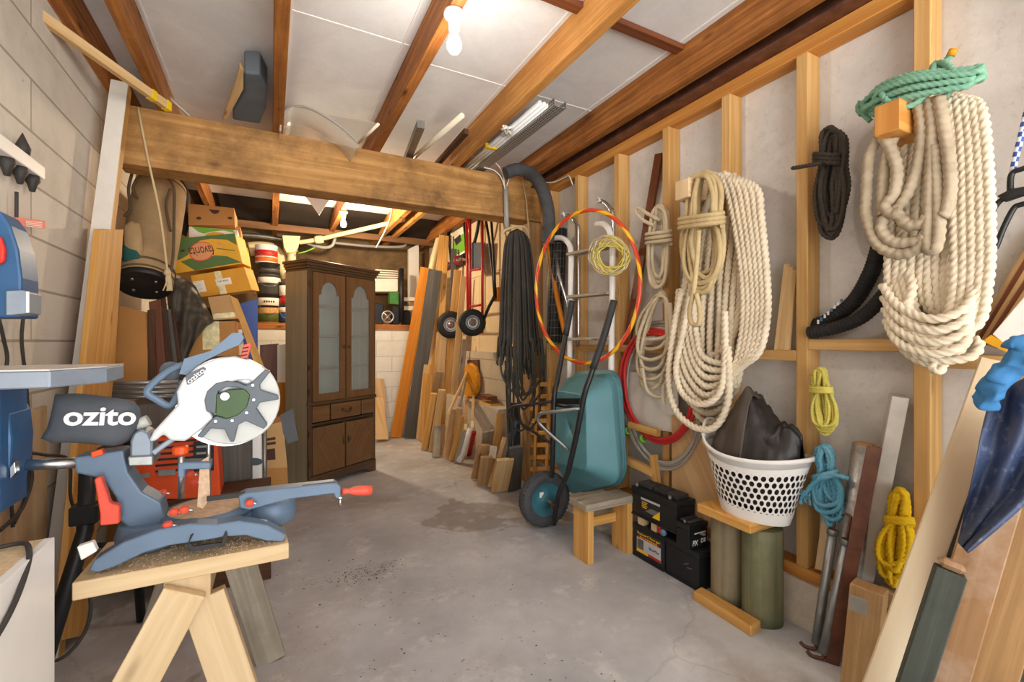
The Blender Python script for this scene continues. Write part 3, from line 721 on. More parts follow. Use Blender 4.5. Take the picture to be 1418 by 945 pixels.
# ---- black stand leg & orange tool case behind the saw ----
T_ = thing('work_stand', 'black tubular tool stand behind the sawhorse', 'stand', PZ(95, 880, 0))
MB().tube([PY(122, 640, 1.95), PY(118, 735, 1.95), PY(55, 935, 1.75)], .022, 14).build('leg', 'black_plastic', T_)
MB().box(PY(119, 711, 1.945), (.07, .06, .06)).build('clamp_collar', 'black_plastic', T_, bevel=.004)
MB().tube([PY(118, 757, 1.95), PY(185, 752, 1.95)], .009, 10).build('brace', 'black_plastic', T_)
MB().tube([PY(118, 640, 1.95), PY(118, 640, 1.95)+V((0, .5, 0)), PY(118, 640, 1.95)+V((.02, .62, -.85))], .018, 12).build('leg', 'black_plastic', T_)
tag(MB().tube(smooth([PY(112, 790, 1.9), PY(125, 830, 1.85), PY(120, 870, 1.8), PY(95, 905, 1.75), PY(62, 922, 1.7)], 8), .005, 8).build('electric_cable', 'cord_black'), 'black cord trailing to the floor below the plank top', 'cable')
# ================= display cabinet =================
plain('cabinet_inside', '#848a78', .6, mott=.12, scale=4)
glass('cabinet_glass', '#dfe6e0', .05, .16)
plain('dark_brass', '#5b4a32', .4, metal=.6, mott=.2)
FLp, FRp = V((.273, 4.15, 0)), V((.894, 4.555, 0))
ex = (FRp-FLp).normalized(); CW = (FRp-FLp).length; ey = V((-ex.y, ex.x, 0)); CD = .30
MC = Matrix(((ex.x, ey.x, 0, FLp.x), (ex.y, ey.y, 0, FLp.y), (0, 0, 1, 0), (0, 0, 0, 1)))
K = thing('display_cabinet', 'dark wood display cabinet with arched glass doors standing at the far end', 'cabinet', FLp+ex*CW/2+ey*CD/2)
def cb(name, lo, hi, m, bevel=.003): return MB().box2(lo, hi).tf(MC).build(name, m, K, bevel=bevel)
cb('side_panel', (0, .02, 0), (.018, CD, 1.84), 'cabinet_side_lit', 0); cb('side_panel', (CW-.018, .02, 0), (CW, CD, 1.84), 'cabinet_side_lit', 0)
cb('back_panel', (.018, CD-.01, .05), (CW-.018, CD, 1.84), 'cabinet_inside', 0)
for z0, z1 in ((.10, .12), (.69, .72), (1.81, 1.835), (.53, .55)): cb('carcass_deck', (.018, .02, z0), (CW-.018, CD-.01, z1), 'cabinet_wood', 0)
for z in (1.0, 1.28, 1.55): cb('shelf', (.019, .04, z), (CW-.019, CD-.011, z+.016), 'cabinet_wood')
cor = MB()
for k, (o, z0, z1) in enumerate(((.0, 1.835, 1.86), (.012, 1.86, 1.88), (.022, 1.88, 1.905), (.032, 1.905, 1.93))):
    cor.box2((-o, -o, z0), (CW+o, CD, z1))
cor.tf(MC).build('cornice', 'cabinet_wood', K, bevel=.005, seg=2)
pl_ = MB(); pl_.prism([(0, -.012, 0), (.09, -.012, 0), (.12, -.012, .03), (.2, -.012, .045), (CW-.2, -.012, .045), (CW-.12, -.012, .03), (CW-.09, -.012, 0), (CW, -.012, 0), (CW, -.012, .115), (0, -.012, .115)], (0, .03, 0))
pl_.tf(MC).build('plinth', 'cabinet_wood', K, bevel=.004)
MB().box2((0, -.003, .115), (.035, .02, 1.835)).box2((CW-.025, -.003, .115), (CW, .02, 1.835)).box2((CW/2-.012, .004, .115), (CW/2+.012, .02, .53)).tf(MC).build('face_frame', 'cabinet_wood', K, bevel=.003)
cb('waist_moulding', (-.008, -.014, .705), (CW+.008, .02, .735), 'cabinet_wood', .006)
def arch_poly(x0, x1, z0, zs, zt, n=10):
    """door opening: straight sides, ogee shoulders, round arch"""
    w_ = x1-x0; P = [(x1, z0), (x1, zs)]
    for k in range(1, n+1):
        t = k/n; f = 0 if t < .2 else math.sqrt(max(0, 1-((1-t)/.8)**2))
        P.append((x1-w_*.5*t, zs+(zt-zs)*f))
    Q = [(x0+x1-a, b) for a, b in P[::-1]][1:]
    return P+Q
def ring_door(x0, x1, z0, z1, hole, name, y0=-.012, y1=.008):
    """frame with a shaped opening"""
    mb = MB(); n = len(hole); cx_ = (x0+x1)/2; cz = (z0+z1)/2
    out = []
    for (a, b) in hole:
        dx, dz = a-cx_, b-cz; k = min(((x1-x0)/2/abs(dx)) if abs(dx) > 1e-6 else 1e9, ((z1-z0)/2/abs(dz)) if abs(dz) > 1e-6 else 1e9)
        out.append([cx_+dx*k, cz+dz*k])
    # snap nearest points onto the rectangle's corners
    for c_ in ((x0, z0), (x1, z0), (x1, z1), (x0, z1)):
        j = min(range(n), key=lambda i: (out[i][0]-c_[0])**2+(out[i][1]-c_[1])**2); out[j] = list(c_)
    rows = [[(a, y1, b) for a, b in out], [(a, y0, b) for a, b in out], [(a, y0, b) for a, b in hole], [(a, y0+.008, b) for a, b in hole], [(a, y1, b) for a, b in hole]]
    R = [[V(p) for p in r] for r in rows]; i0 = mb.add([p for r in R for p in r])
    for a in range(len(R)-1):
        for b in range(n):
            b2 = (b+1) % n; idx = (i0+a*n+b, i0+(a+1)*n+b, i0+(a+1)*n+b2, i0+a*n+b2)
            ver = [R[a][b], R[a+1][b], R[a+1][b2], R[a][b2]]
            mb.face(idx, [(p.z, p.x+p.y) for p in ver])
    return mb
for k in (0, 1):
    x0 = .038+k*(CW/2-.024); x1 = x0+CW/2-.04
    hole = arch_poly(x0+.055, x1-.055, .80, 1.645, 1.76)
    d_ = ring_door(x0, x1, .738, 1.83, hole, 'glass_door').tf(MC).build('glass_door', 'cabinet_panel', K)
    MB().prism([(a, .0, b) for a, b in hole], (0, .003, 0)).tf(MC).build('glass_pane', 'cabinet_glass', d_)
    hx = x1-.02 if k == 0 else x0+.02
    MB().lathe([(.0001, .02), (.012, .018), (.014, .01), (.006, .004), (.006, 0), (.0001, 0)], (hx, -.013, 1.2), (0, -1, 0), 14).tf(MC).build('door_knob', 'dark_brass', d_)
    # lower doors with raised arched field
    ld = MB().box2((x0, -.012, .122), (x1, .006, .52)).tf(MC).build('lower_door', 'cabinet_panel', K, bevel=.003)
    fld = arch_poly(x0+.05, x1-.05, .17, .39, .475)
    MB().prism([(a, -.0165, b) for a, b in fld], (0, .006, 0)).tf(MC).build('raised_field', 'cabinet_panel', ld, bevel=.004, seg=2)
    kb = MB(); kb.box2((hx-.006, -.0145, .33), (hx+.006, -.011, .40)); kb.lathe([(.0001, .018), (.011, .016), (.012, .009), (.005, .003), (.005, 0)], (hx, -.014, .365), (0, -1, 0), 14)
    kb.tf(MC).build('door_knob', 'dark_brass', ld)
for x0, x1, h in ((.036, .205, 0), (.222, CW-.19, 1), (CW-.175, CW-.027, 0)):
    dr = MB().box2((x0, -.012, .565), (x1, .006, .70)).tf(MC).build('drawer', 'cabinet_panel', K, bevel=.003)
    if h:
        xm = (x0+x1)/2; hb = MB(); hb.tube(smooth([(xm-.045, -.013, .64), (xm-.03, -.03, .625), (xm, -.033, .618), (xm+.03, -.03, .625), (xm+.045, -.013, .64)], 5), .0045, 8)
        hb.box2((xm-.06, -.0145, .628), (xm-.03, -.011, .655)); hb.box2((xm+.03, -.0145, .628), (xm+.06, -.011, .655)); hb.tf(MC).build('drawer_handle', 'dark_brass', dr)
for z in (.2, .45, .8, 1.0, 1.7): cb('hinge', (-.002, -.014, z), (.012, .0, z+.05), 'dark_brass', .001)
# slim red uprights made for the red stripes in the glass
plain('faded_red', '#8e4a44', .7, mott=.1)
for x, z0, z1 in ((.2, 1.297, 1.53), (.46, 1.297, 1.50)):
    q = MB().lathe([(.0001, 0), (.035, 0), (.03, .02), (.028, .12), (.034, z1-z0-.01), (.0001, z1-z0)], (x, .16, z0), n=16).tf(MC)
    tag(q.build('red_stripe', 'faded_red'), 'faded red stripe behind the %s glass door of the cabinet' % ('left' if x < .3 else 'right'), 'vase')

# ================= boxes, boards and the golf bag at left =================
plain('cardboard', '#b98348', .85, mott=.06, scale=5, var=.05)
plain('pale_cardboard', '#c49a66', .85, mott=.06, scale=5, var=.05)
plain('yellow_cardboard', '#d99a28', .7, mott=.05)
plain('banana_green', '#4f6b2c', .6, mott=.12)
plain('banana_yellow', '#e0a51c', .6, mott=.06)
plain('banana_lime', '#6fae33', .6, mott=.05)
plain('peach_ink', '#d8925c', .6, mott=.03)
plain('dark_ink', '#4a2c1a', .7, mott=.03)
plain('pad_line', '#8d8272', .7, mott=.03)
plain('paper', '#ece3d2', .7, mott=.04)
plain('packing_tape', '#d9c98a', .25, mott=.3, scale=30, spec=.6)
plain('blue_sheet', '#2b4fa3', .4, mott=.1)
plain('dark_tarp', '#4f463a', .6, mott=.35, scale=5, bmp=.4)
plain('canvas', '#a58963', .9, mott=.22, scale=6, bmp=.3)
plain('canvas_dark', '#5c4c38', .9, mott=.2, bmp=.2)
plain('canvas_teal', '#1f5350', .85, mott=.15)
plain('bag_base', '#1c1a18', .5, mott=.3, scale=25)
plain('twine', '#cbb58c', .9, mott=.1)
def cbox(quad, y, depth, m, label, name='cardboard_box', cat='box', group=None, skew=(0, 0, 0), rigid=True):
    """box from its front face; quad TL TR BR BL in pixels on the plane Y=y"""
    Q = pys(quad, y); dv = V((0, depth, 0))+V(skew)
    c = sum(Q, V((0, 0, 0)))/4+dv/2
    t = thing(name, label, cat, V((c.x, c.y, min(p.z for p in Q))), group)
    b = MB().hexa([Q[3], Q[0], Q[1], Q[2]]+[p+dv for p in (Q[3], Q[0], Q[1], Q[2])]); b.build('carton', m, t, bevel=.003)
    return t, Q
def onface(Q, s, t_, y=-.002):
    p = (Q[0]*(1-s)+Q[1]*s)*(1-t_)+(Q[3]*(1-s)+Q[2]*s)*t_; return V((p.x, p.y+y, p.z))
def patch(t, Q, s0, s1, t0, t1, m, name, d=.0015):
    return MB().prism([onface(Q, s0, t0, -d), onface(Q, s1, t0, -d), onface(Q, s1, t1, -d), onface(Q, s0, t1, -d)], (0, d, 0)).build(name, m, t)
def z7(p): return [(230+x/5.25, 250+y/5.25) for x, y in p]
def z5(p): return [(150+x/2.952, 220+y/2.952) for x, y in p]
# taped brown carton at the bottom of the pile, then upwards
t, Q = cbox(z5([(302, 668), (520, 664), (526, 806), (306, 812)]), 3.95, .30, 'cardboard', 'brown carton with wide yellowed tape standing upright below the pile')
patch(t, Q, .36, .68, 0, .8, 'packing_tape', 'tape')
bx = MB().box2((Q[3].x-.02, 3.95, 0), (Q[2].x+.02, 4.27, Q[2].z-.004)).build('storage_crate', 'dark_wood'); tag(bx, 'dark wooden crate hidden under the taped brown carton', 'crate')
t, Q = cbox(z5([(405, 566), (496, 556), (526, 654), (430, 662)]), 4.05, .25, 'pale_cardboard', 'small pale carton with clear tape on its lower edge', skew=(.02, 0, .0))
patch(t, Q, .02, .98, .72, .93, 'packing_tape', 'tape')
t, Q = cbox(z7([(175, 692), (566, 628), (622, 797), (217, 856)]), 4.35, .38, 'yellow_cardboard', 'yellow-brown carton with two white labels under the banana box', skew=(.05, 0, .03))
patch(t, Q, .02, .21, .28, .78, 'paper', 'label_sheet', .002); patch(t, Q, .41, .69, .34, .62, 'paper', 'label_sheet', .002)
patch(t, Q, .43, .55, .0, 1, 'packing_tape', 'tape')
for k in range(8): patch(t, Q, .44+.026*k, .452+.026*k, .42, .46+.01*(k % 3), 'dark_ink', 'print_line', .003)
for k in range(6): patch(t, Q, .04, .17-.03*(k % 2), .33+k*.07, .339+k*.07, 'pad_line', 'print_line', .003)
# upside-down banana box
t, Q = cbox(z7([(50, 425), (500, 385), (556, 605), (40, 682)]), 4.33, .40, 'banana_yellow', 'green and yellow banana box with upside-down lettering in the leaning pile', skew=(.05, 0, .03))
def facepoly(pts, m, name, d): MB().prism([onface(Q, s, u_, -d) for s, u_ in pts], (0, d, 0)).build(name, m, t)
facepoly([(.0, 0), (1, 0), (.98, .38), (.85, .18), (.6, .1), (.42, .12), (.3, .28), (.22, .52), (.1, .62), (0.02, .6)], 'banana_green', 'printed_leaf', .0015)
facepoly([(.12, .68), (.25, .62), (.45, .70), (.62, .62), (.8, .7), (.99, .95), (.6, .97), (.32, 1)], 'banana_green', 'printed_leaf', .0015)
facepoly([(.43+.185*math.cos(a), .45+.29*math.sin(a)) for a in np.linspace(0, 2*PI, 28, endpoint=False)], 'red_label', 'badge_rim', .0022)
facepoly([(.43+.172*math.cos(a), .45+.265*math.sin(a)) for a in np.linspace(0, 2*PI, 28, endpoint=False)], 'peach_ink', 'badge', .003)
r_ = onface(Q, 0, .5)-onface(Q, 1, .5); u_ = onface(Q, .5, 1)-onface(Q, .5, 0)
text('favorita', onface(Q, .43, .45, -.004), r_, u_, .075, 'dark_ink', t, 'badge_lettering', width=.165)
for k in range(7): facepoly([(.66+.04*k, .40+.02*k), (.695+.04*k, .415+.02*k), (.695+.04*k, .445+.02*k), (.66+.04*k, .43+.02*k)], 'banana_green', 'print_mark', .002)
for s, q_ in ((.15, .37), (.72, .28)):
    facepoly([(s+.035*math.cos(a), q_+.035*math.sin(a)) for a in np.linspace(0, 2*PI, 14, endpoint=False)], 'dark_ink' if s < .5 else 'peach_ink', 'vent_hole', .003)
t, Q = cbox(z7([(165, 333), (520, 362), (524, 440), (165, 430)]), 4.55, .38, 'paper', 'white and green banana box tray behind the lettered one')
facepoly([(.05, 0), (.9, .04), (.95, .3), (.7, .12), (.45, .3), (.3, .5), (.2, .4)], 'banana_lime', 'printed_leaf', .0015)
facepoly([(.3, .8), (.35, .5), (.5, .3), (.68, .35), (.78, .6), (.8, .9)], 'banana_yellow', 'printed_arc', .002)
t, Q = cbox(z7([(160, 168), (495, 200), (500, 326), (162, 326)]), 4.57, .40, 'cardboard', 'brown fruit box with hand hole on top of the pile')
for s, q_ in ((.22, .66), (.9, .6)): facepoly([(s+.055*math.cos(a), q_+.07*math.sin(a)) for a in np.linspace(0, 2*PI, 14, endpoint=False)], 'dark_ink', 'vent_hole', .002)
facepoly([(.44, .2), (.68, .2), (.64, .36), (.56, .42), (.5, .36)], 'dark_ink', 'hand_hole', .002)
t, Q = cbox(z7([(410, 326), (540, 338), (556, 480), (420, 480)]), 4.75, .3, 'cardboard', 'plain brown carton peeking out right of the banana tray')
t, Q = cbox(z7([(545, 480), (592, 488), (614, 645), (560, 655)]), 4.80, .3, 'yellow_cardboard', 'narrow yellow-brown carton end behind the banana box')
t, Q = cbox(z7([(575, 645), (618, 655), (648, 800), (590, 800)]), 4.85, .3, 'yellow_cardboard', 'lowest narrow carton end behind the labelled carton')
tag(MB().box2((-.56, 4.44, 0), (-.30, 4.72, 1.52)).build('storage_crate', 'dark_wood', bevel=.004), 'tall dark crate under the leaning pile of fruit boxes', 'crate')
nb = MB(); pillow(nb, pys([(243, 262), (255, 254), (263, 268), (266, 300), (258, 328), (246, 322), (240, 290)], 4.95), (0, -.06, 0))
tag(nb.build('black_sack', 'soft_black'), 'black sack stuffed between the golf bag and the fruit boxes', 'sack')
# big flat cardboard and dark panels
def slab(pts, y, th, m, label, name, cat='board', group=None, ydrop=0, bevel=.001, foot=False):
    """flat sheet standing/leaning: y at its foot, leans back by ydrop at the top"""
    P = [PY(u, v, y) for u, v in pts]; z0 = min(p.z for p in P); z1 = max(p.z for p in P)
    Pn = []
    for (u, v), p in zip(pts, P):
        yy = y+ydrop*(p.z-z0)/(z1-z0); Pn.append(PY(u, v, yy))
    if foot:
        for i_, j_ in ((0, 3), (1, 2)):
            d_ = Pn[j_]-Pn[i_]; Pn[j_] = Pn[i_]+d_*((Pn[i_].z-.002)/-d_.z)
    return tag(MB().prism(Pn, (0, th, 0)).build(name, m, bevel=bevel), label, cat, group)
slab([(165, 423), (205, 433), (203, 600), (150, 600)], 3.45, .012, 'cardboard', 'large flat brown cardboard sheet leaning below the golf bag', 'cardboard_sheet', 'cardboard', ydrop=.2, foot=True)
for k, (a, b_, m) in enumerate((((204, 430, 214, 428), (218, 600, 204, 600), 'dark_wood'), ((206, 418, 222, 415), (236, 600, 216, 600), 'red_brown_wood'), ((216, 408, 228, 405), (250, 600, 234, 600), 'dark_wood'),
                                 ((226, 430, 236, 428), (258, 600, 246, 600), 'charcoal_wood'), ((236, 436, 242, 434), (266, 600, 258, 600), 'dark_wood'))):
    slab([(a[0], a[1]), (a[2], a[3]), (b_[0], b_[1]), (b_[2], b_[3])], 3.5+.05*k, .018, m,
         ['dark panel edge beside the cardboard sheet', 'reddish brown panel in the leaning row', 'tallest dark panel in the leaning row under the golf bag', 'charcoal panel right of the tallest one', 'last thin dark panel before the taped carton'][k], 'dark_board', 'board', 'dark panels leaning below the golf bag', ydrop=.12, foot=True)
# crumpled tarp
rr = random.Random(5); rows = []
e0 = [(228, 388), (240, 384), (252, 386), (262, 390), (270, 395)]; e1 = [(243, 505), (258, 500), (272, 470), (286, 452), (297, 446)]
for a in range(13):
    row = []
    for b_ in range(13):
        f = b_/12*4; i = min(3, int(f)); g = f-i
        p0 = (lerp(e0[i][0], e0[i+1][0], g), lerp(e0[i][1], e0[i+1][1], g)); p1 = (lerp(e1[i][0], e1[i+1][0], g), lerp(e1[i][1], e1[i+1][1], g))
        s_ = a/12; row.append(PY(lerp(p0[0], p1[0], s_), lerp(p0[1], p1[1], s_), 3.90+.022*math.sin(b_*1.1+a*.9)+.02*math.sin(a*1.6-b_*.7)+rr.uniform(-.02, .02)-.05*math.sin(PI*b_/12)))
    rows.append(row)
tag(MB().grid(rows).build('tarpaulin', 'dark_tarp', solid=.006, subsurf=1), 'crumpled dark tarpaulin behind the boxes beside the golf bag', 'tarpaulin')
slab([(319, 410), (329, 414), (380, 545), (367, 545)], 4.02, .03, 'gold_pine', 'pine plank leaning diagonally behind the mitre saw', 'pine_plank', 'plank')
slab([(332, 421), (357, 413), (357, 560), (345, 560)], 4.7, .01, 'blue_sheet', 'bright blue plastic sheet standing beside the paint cans', 'plastic_sheet', 'sheet', foot=True)
# golf bag
G = thing('golf_bag', 'dusty beige canvas golf bag hanging tilted below the beam end', 'golf bag', PY(197, 400, 3.78))
gt, gb = V((-.69, 4.05, 2.36)), V((-.70, 3.60, 1.60)); ax = gt-gb; L = ax.length
def gy(v): return 3.565+max(-.05, (350-v)/95*.2)
MB().lathe([(.143, 0), (.145, .02), (.147, .06), (.141, .1), (.145, .25), (.15, L*.55), (.152, L*.8), (.148, L*.97), (.12, L), (.0001, L)], gb, ax, 32).build('bag_body', 'canvas', G)
MB().lathe([(.0001, -.006), (.125, -.006), (.136, -.012), (.145, -.008), (.148, .02), (.145, .03)], gb, ax, 32).build('base_cup', 'bag_base', G)
for h in (.045, .105, L*.93): MB().lathe([(.145, h-.006), (.152, h-.004), (.152, h+.004), (.145, h+.006)], gb, ax, 32).build('seam_piping', 'canvas_dark', G)
for k in range(4):
    a = .6+k*1.6; _d, _s, _u = frame_of(ax); p = gb+(_s*math.cos(a)+_u*math.sin(a))*.08-_d*.008; MB().lathe([(.0001, -.006), (.008, -.004), (.01, .003)], p, ax, 10).build('base_stud', 'dull_steel', G)
pk = MB(); pillow(pk, pys([(172, 312), (182, 306), (193, 310), (198, 330), (199, 355), (196, 364), (172, 363)], 3.56), (0, -.035, 0)); pk.build('pocket', 'canvas', G)
pk = MB(); pillow(pk, pys([(171, 340), (192, 346), (198, 364), (171, 363)], 3.54), (0, -.018, 0)); pk.build('pocket_panel', 'canvas_teal', G)
for pts in ([(183, 240), (178, 262), (180, 290), (172, 300)], [(200, 240), (190, 248), (184, 262), (190, 275)], [(232, 245), (241, 262), (241, 300), (240, 350), (236, 380)], [(236, 262), (230, 285), (236, 320)]):
    MB().tube(smooth([PY(a_, b_, gy(b_)) for a_, b_ in pts], 6), .009, 6).build('carry_strap', 'canvas_dark', G)
rs = MB(); 
rs.tube(smooth([PY(191, 149, 3.42), PY(205, 220, 3.42), PY(222, 300, 3.43), PY(232, 378, 3.46)], 8), .006, 8)
for k in range(9): rs.tube(smooth([PY(232+rr.uniform(-3, 3), 372, 3.46), PY(231+rr.uniform(-6, 6), 388, 3.45), PY(231+rr.uniform(-8, 8), 403, 3.45)], 4), .004, 5)
rs.lathe([(.0001, -.02), (.018, -.012), (.02, 0), (.016, .014), (.0001, .02)], PY(232, 378, 3.46), (0, 0, 1), 12)
tag(rs.build('hanging_twine', 'twine'), 'pale twine tied from the beam down to the golf bag', 'twine')

# ---- clutter behind the saw ----
t = thing('folded_legs', 'stack of folded grey metal legs with black ends behind the mitre saw', 'folded frame', PY(190, 556, 3.0))
for k in range(4):
    v = 531+k*6.5; y = 3.0+.02*k
    MB().rod(PY(139+k, v, y), PY(247, v-1.5, y), .012, 10).build('rail', 'galvanised', t)
    MB().rod(PY(132+k, v, y), PY(139+k, v, y), .0135, 10).build('end_cap', 'soft_black', t)
bx = MB().box2((-.66, 2.95, 0), (-.1, 3.25, PY(190, 556, 3.0).z-.012)).build('storage_crate', 'charcoal_wood', bevel=.004); tag(bx, 'charcoal crate under the folded metal legs', 'crate')
T_ = thing('tool_case', 'orange-red plastic tool case with slotted lid behind the mitre saw', 'tool case', PY(250, 690, 2.7))
def tc_(pts, y0, dy, name, m, bevel=.006): return MB().prism(pys(pts, y0), (0, dy, 0)).build(name, m, T_, bevel=bevel, seg=2)
tc_([(176, 612), (300, 600), (306, 690), (178, 694)], 2.72, .2, 'case_body', 'orange_red')
for k in range(6): tc_([(215, 612+k*8), (272-k, 608+k*8), (272-k, 611+k*8), (215, 615+k*8)], 2.716, .006, 'slot', 'soft_black', 0)
tc_([(195, 656), (207, 655), (207, 662), (195, 663)], 2.712, .006, 'catch', 'galvanised', .001); tc_([(219, 652), (243, 650), (243, 658), (219, 660)], 2.712, .006, 'catch', 'galvanised', .001)
tc_([(268, 612), (296, 609), (296, 652), (268, 654)], 2.71, .008, 'dark_panel', 'soft_black', .001)
for k in range(3): tc_([(272, 618+k*9), (288-3*k, 617+k*9), (288-3*k, 620+k*9), (272, 621+k*9)], 2.7085, .003, 'print_line', 'galvanised', 0)
Qz = PY(250, 693, 2.7).z
tag(MB().box2((-.5, 2.72, 0), (.0, 2.93, Qz)).build('storage_crate', 'dark_wood', bevel=.004), 'dark crate carrying the orange tool case', 'crate')
V_ = thing('vacuum_cleaner', 'white upright appliance with grey oval grip standing left of the cabinet', 'vacuum cleaner', PZ(352, 715, 0))
MB().prism(pys([(347, 575), (362, 572), (364, 715), (342, 715)], 3.2), (0, .12, 0)).build('body', 'white_plastic', V_, bevel=.02, seg=3)
MB().prism(pys(ring2d(352.5, 640, 11, 5, 18), 3.19), (0, .02, 0)).build('grip_recess', 'dark_grey_plastic', V_, bevel=.003)
MB().rod(PY(366.5, 588, 3.24), PY(366.5, 715, 3.24), .012, 12).build('pole', 'dull_steel', V_)
MB().lathe([(.0001, 0), (.04, 0), (.04, .4), (.03, .5), (.0001, .5)], PY(312, 712, 3.3), n=18).build('hose_canister', 'dark_grey_plastic', V_)
t, Q = cbox([(366, 650), (398, 648), (400, 712), (366, 716)], 3.6, .3, 'cardboard', 'lower brown carton left of the display cabinet')
t, Q = cbox([(366, 590), (392, 584), (398, 648), (366, 650)], 3.6, .28, 'pale_cardboard', 'upper brown carton with small print left of the display cabinet')
for k in range(2): patch(t, Q, .1, .55, .3+k*.1, .36+k*.1, 'dark_ink', 'print_line')
patch(t, Q, .12, .5, .55, .8, 'dark_ink', 'symbol_box')
slab([(360, 478), (386, 476), (386, 660), (360, 660)], 4.9, .02, 'red_brown_wood', 'brown board standing behind the cartons left of the cabinet', 'brown_board', foot=True)
slab([(384, 478), (400, 476), (400, 530), (384, 530)], 4.88, .02, 'paper', 'white panel leaning above the orange one left of the cabinet', 'white_sheet', 'sheet')
slab([(380, 530), (403, 530), (403, 665), (380, 665)], 4.86, .02, 'orange_wood', 'orange-brown panel tucked behind the cabinet side', 'orange_board', 'board', foot=True)

# ================= far ledge: paint cans, pipes, odds =================
plain('can_grey', '#5c5852', .4, metal=.4, mott=.15)
plain('can_dark', '#2a2724', .4, mott=.2)
plain('label_green', '#3f7a35', .5, mott=.25, scale=20)
plain('label_orange', '#d8641e', .5, mott=.2)
plain('label_red', '#b3231f', .5, mott=.1)
plain('label_blue', '#274a8f', .5, mott=.1)
plain('label_wood', '#b98d50', .6, mott=.3, scale=25)
def can(u, vt, vb, r, y, body, bands, label, z0=None, name='paint_can'):
    b = PY(u, vb, y); tp = PY(u, vt, y); h = tp.z-b.z
    if z0 is not None: b.z = z0
    t = thing(name, label, 'paint can', b, 'paint cans on the far ledge')
    MB().lathe([(.0001, 0), (r*.96, 0), (r, .006), (r, h-.012), (r*1.03, h-.01), (r*1.03, h), (r*.93, h), (r*.93, h-.006), (.0001, h-.006)], b, n=28).build('can_body', body, t)
    for f0, f1, m in bands:
        MB().lathe([(r+.0005, f0*h), (r+.002, f0*h+.001), (r+.002, f1*h-.001), (r+.0005, f1*h)], b, n=28).build('label_band', m, t)
    w_ = MB().tube(smooth([b+V((-r*1.02, -.02, h*.85)), b+V((-r*.6, -r*1.02, h*.45)), b+V((0, -r*1.1, h*.36)), b+V((r*.6, -r*1.02, h*.45)), b+V((r*1.02, -.02, h*.85))], 5), .003, 6)
    w_.build('wire_handle', 'dull_steel', t)
    return t, b, h
t, b, h = can(373, 403, 446, .125, 6.25, 'can_dark', [(.08, .55, 'label_wood'), (.1, .38, 'label_green'), (.62, .86, 'paper')], 'decking oil can with green and white label at the bottom of the stack', 1.44)
for k in range(5): MB().box(b+V((-.05+.024*k, -.1285+.004*abs(k-2), h*.74)), (.016, .003, .022)).build('print_mark', 'dark_ink', t)
z = 1.44+h
t, b, h = can(373, 376, 402, .12, 6.25, 'can_grey', [(.55, .85, 'paper')], 'grey tin with white label second in the stack', z+.001); z += h
t, b, h = can(373, 361, 377, .115, 6.25, 'can_dark', [(.2, .5, 'can_grey')], 'black lidded tin third in the stack', z+.002); z += h
t, b, h = can(369, 337, 361, .12, 6.25, 'white_plastic', [(.05, .3, 'label_orange'), (.35, .7, 'label_red')], 'white pail with orange and red label on top of the stack', z+.003)
t, b, h = can(397, 419, 446, .085, 6.2, 'can_dark', [(.2, .6, 'label_blue'), (.65, .9, 'paper')], 'blue banded tin beside the cabinet', 1.44); z = 1.44+h
t, b, h = can(397, 386, 418, .085, 6.2, 'can_grey', [(.1, .4, 'label_red'), (.42, .85, 'paper')], 'red and white tin standing on the blue banded one', z+.001)
def pipe(pts, r, m, label, y=None, n=12, name='waste_pipe', sm=6):
    P = [PY(u, v, yy) for u, v, yy in pts]
    return tag(MB().tube(smooth(P, sm), r, n).build(name, m), label, 'pipe')
pipe([(325, 325, 6.45), (360, 327, 6.45), (394, 332, 6.45), (425, 335, 6.4)], .03, 'dull_steel', 'grey horizontal pipe under the far ledger')
hp = MB(); c = PY(404, 352, 6.35); hp.prism(pys([(391, 326), (416, 327), (413, 343), (408, 350), (397, 350), (393, 342)], 6.25), (0, .2, 0))
hp.lathe([(.05, -.18), (.05, .02), (.075, .05), (.0001, .05)], c, n=20)
tag(hp.build('rain_hopper', 'cream_pvc', bevel=.006, seg=2), 'cream plastic rain hopper above the paint cans', 'hopper')
pipe([(345, 345, 6.5), (362, 344, 6.5), (378, 347, 6.5), (387, 358, 6.48), (391, 372, 6.45), (398, 380, 6.42)], .085, 'cream_pvc', 'fat cream elbow pipe behind the top paint pail', n=20)
pipe([(414, 336, 6.3), (440, 332, 6.2), (470, 325, 6.05), (540, 309, 5.7), (578, 299, 5.5)], .028, 'cream_pvc', 'long cream pipe sloping up to the right under the far rafters')
MB_ = MB().lathe([(.0001, -.05), (.045, -.05), (.05, -.02), (.05, .02), (.045, .05), (.0001, .05)], PY(442, 332, 6.2), (1, -.2, .15), 18); tag(MB_.build('pipe_coupling', 'cream_pvc'), 'round cream coupling on the long sloping pipe', 'coupling')
pipe([(578, 300, 5.5), (584, 297, 5.48), (585, 288, 5.48)], .034, 'cream_pvc', 'upturned cream elbow at the right end of the long pipe')
pipe([(425, 337, 6.4), (448, 343, 6.35), (460, 340, 6.3), (464, 330, 6.3)], .02, 'grey_pvc', 'grey trap bend left of the far bulb')
pipe([(460, 336, 6.5), (510, 341, 6.5), (552, 342, 6.5), (562, 338, 6.5), (562, 326, 6.5)], .018, 'grey_pvc', 'thin grey conduit turning up at its right end')
pipe([(413, 351, 6.2), (425, 348, 6.2), (436, 343, 6.2)], .008, 'banana_lime', 'thin green hose above the cabinet', n=8)
pipe([(545, 282, 5.0), (537, 312, 5.2), (521, 343, 5.4)], .008, 'grey_pvc', 'thin grey batten hanging across the far bay', n=8)
slab([(416, 262), (462, 262), (462, 268), (442, 298)], 4.6, .01, 'white_plastic', 'white triangular sheet hanging beside the far bulb', 'white_sheet', 'sheet')
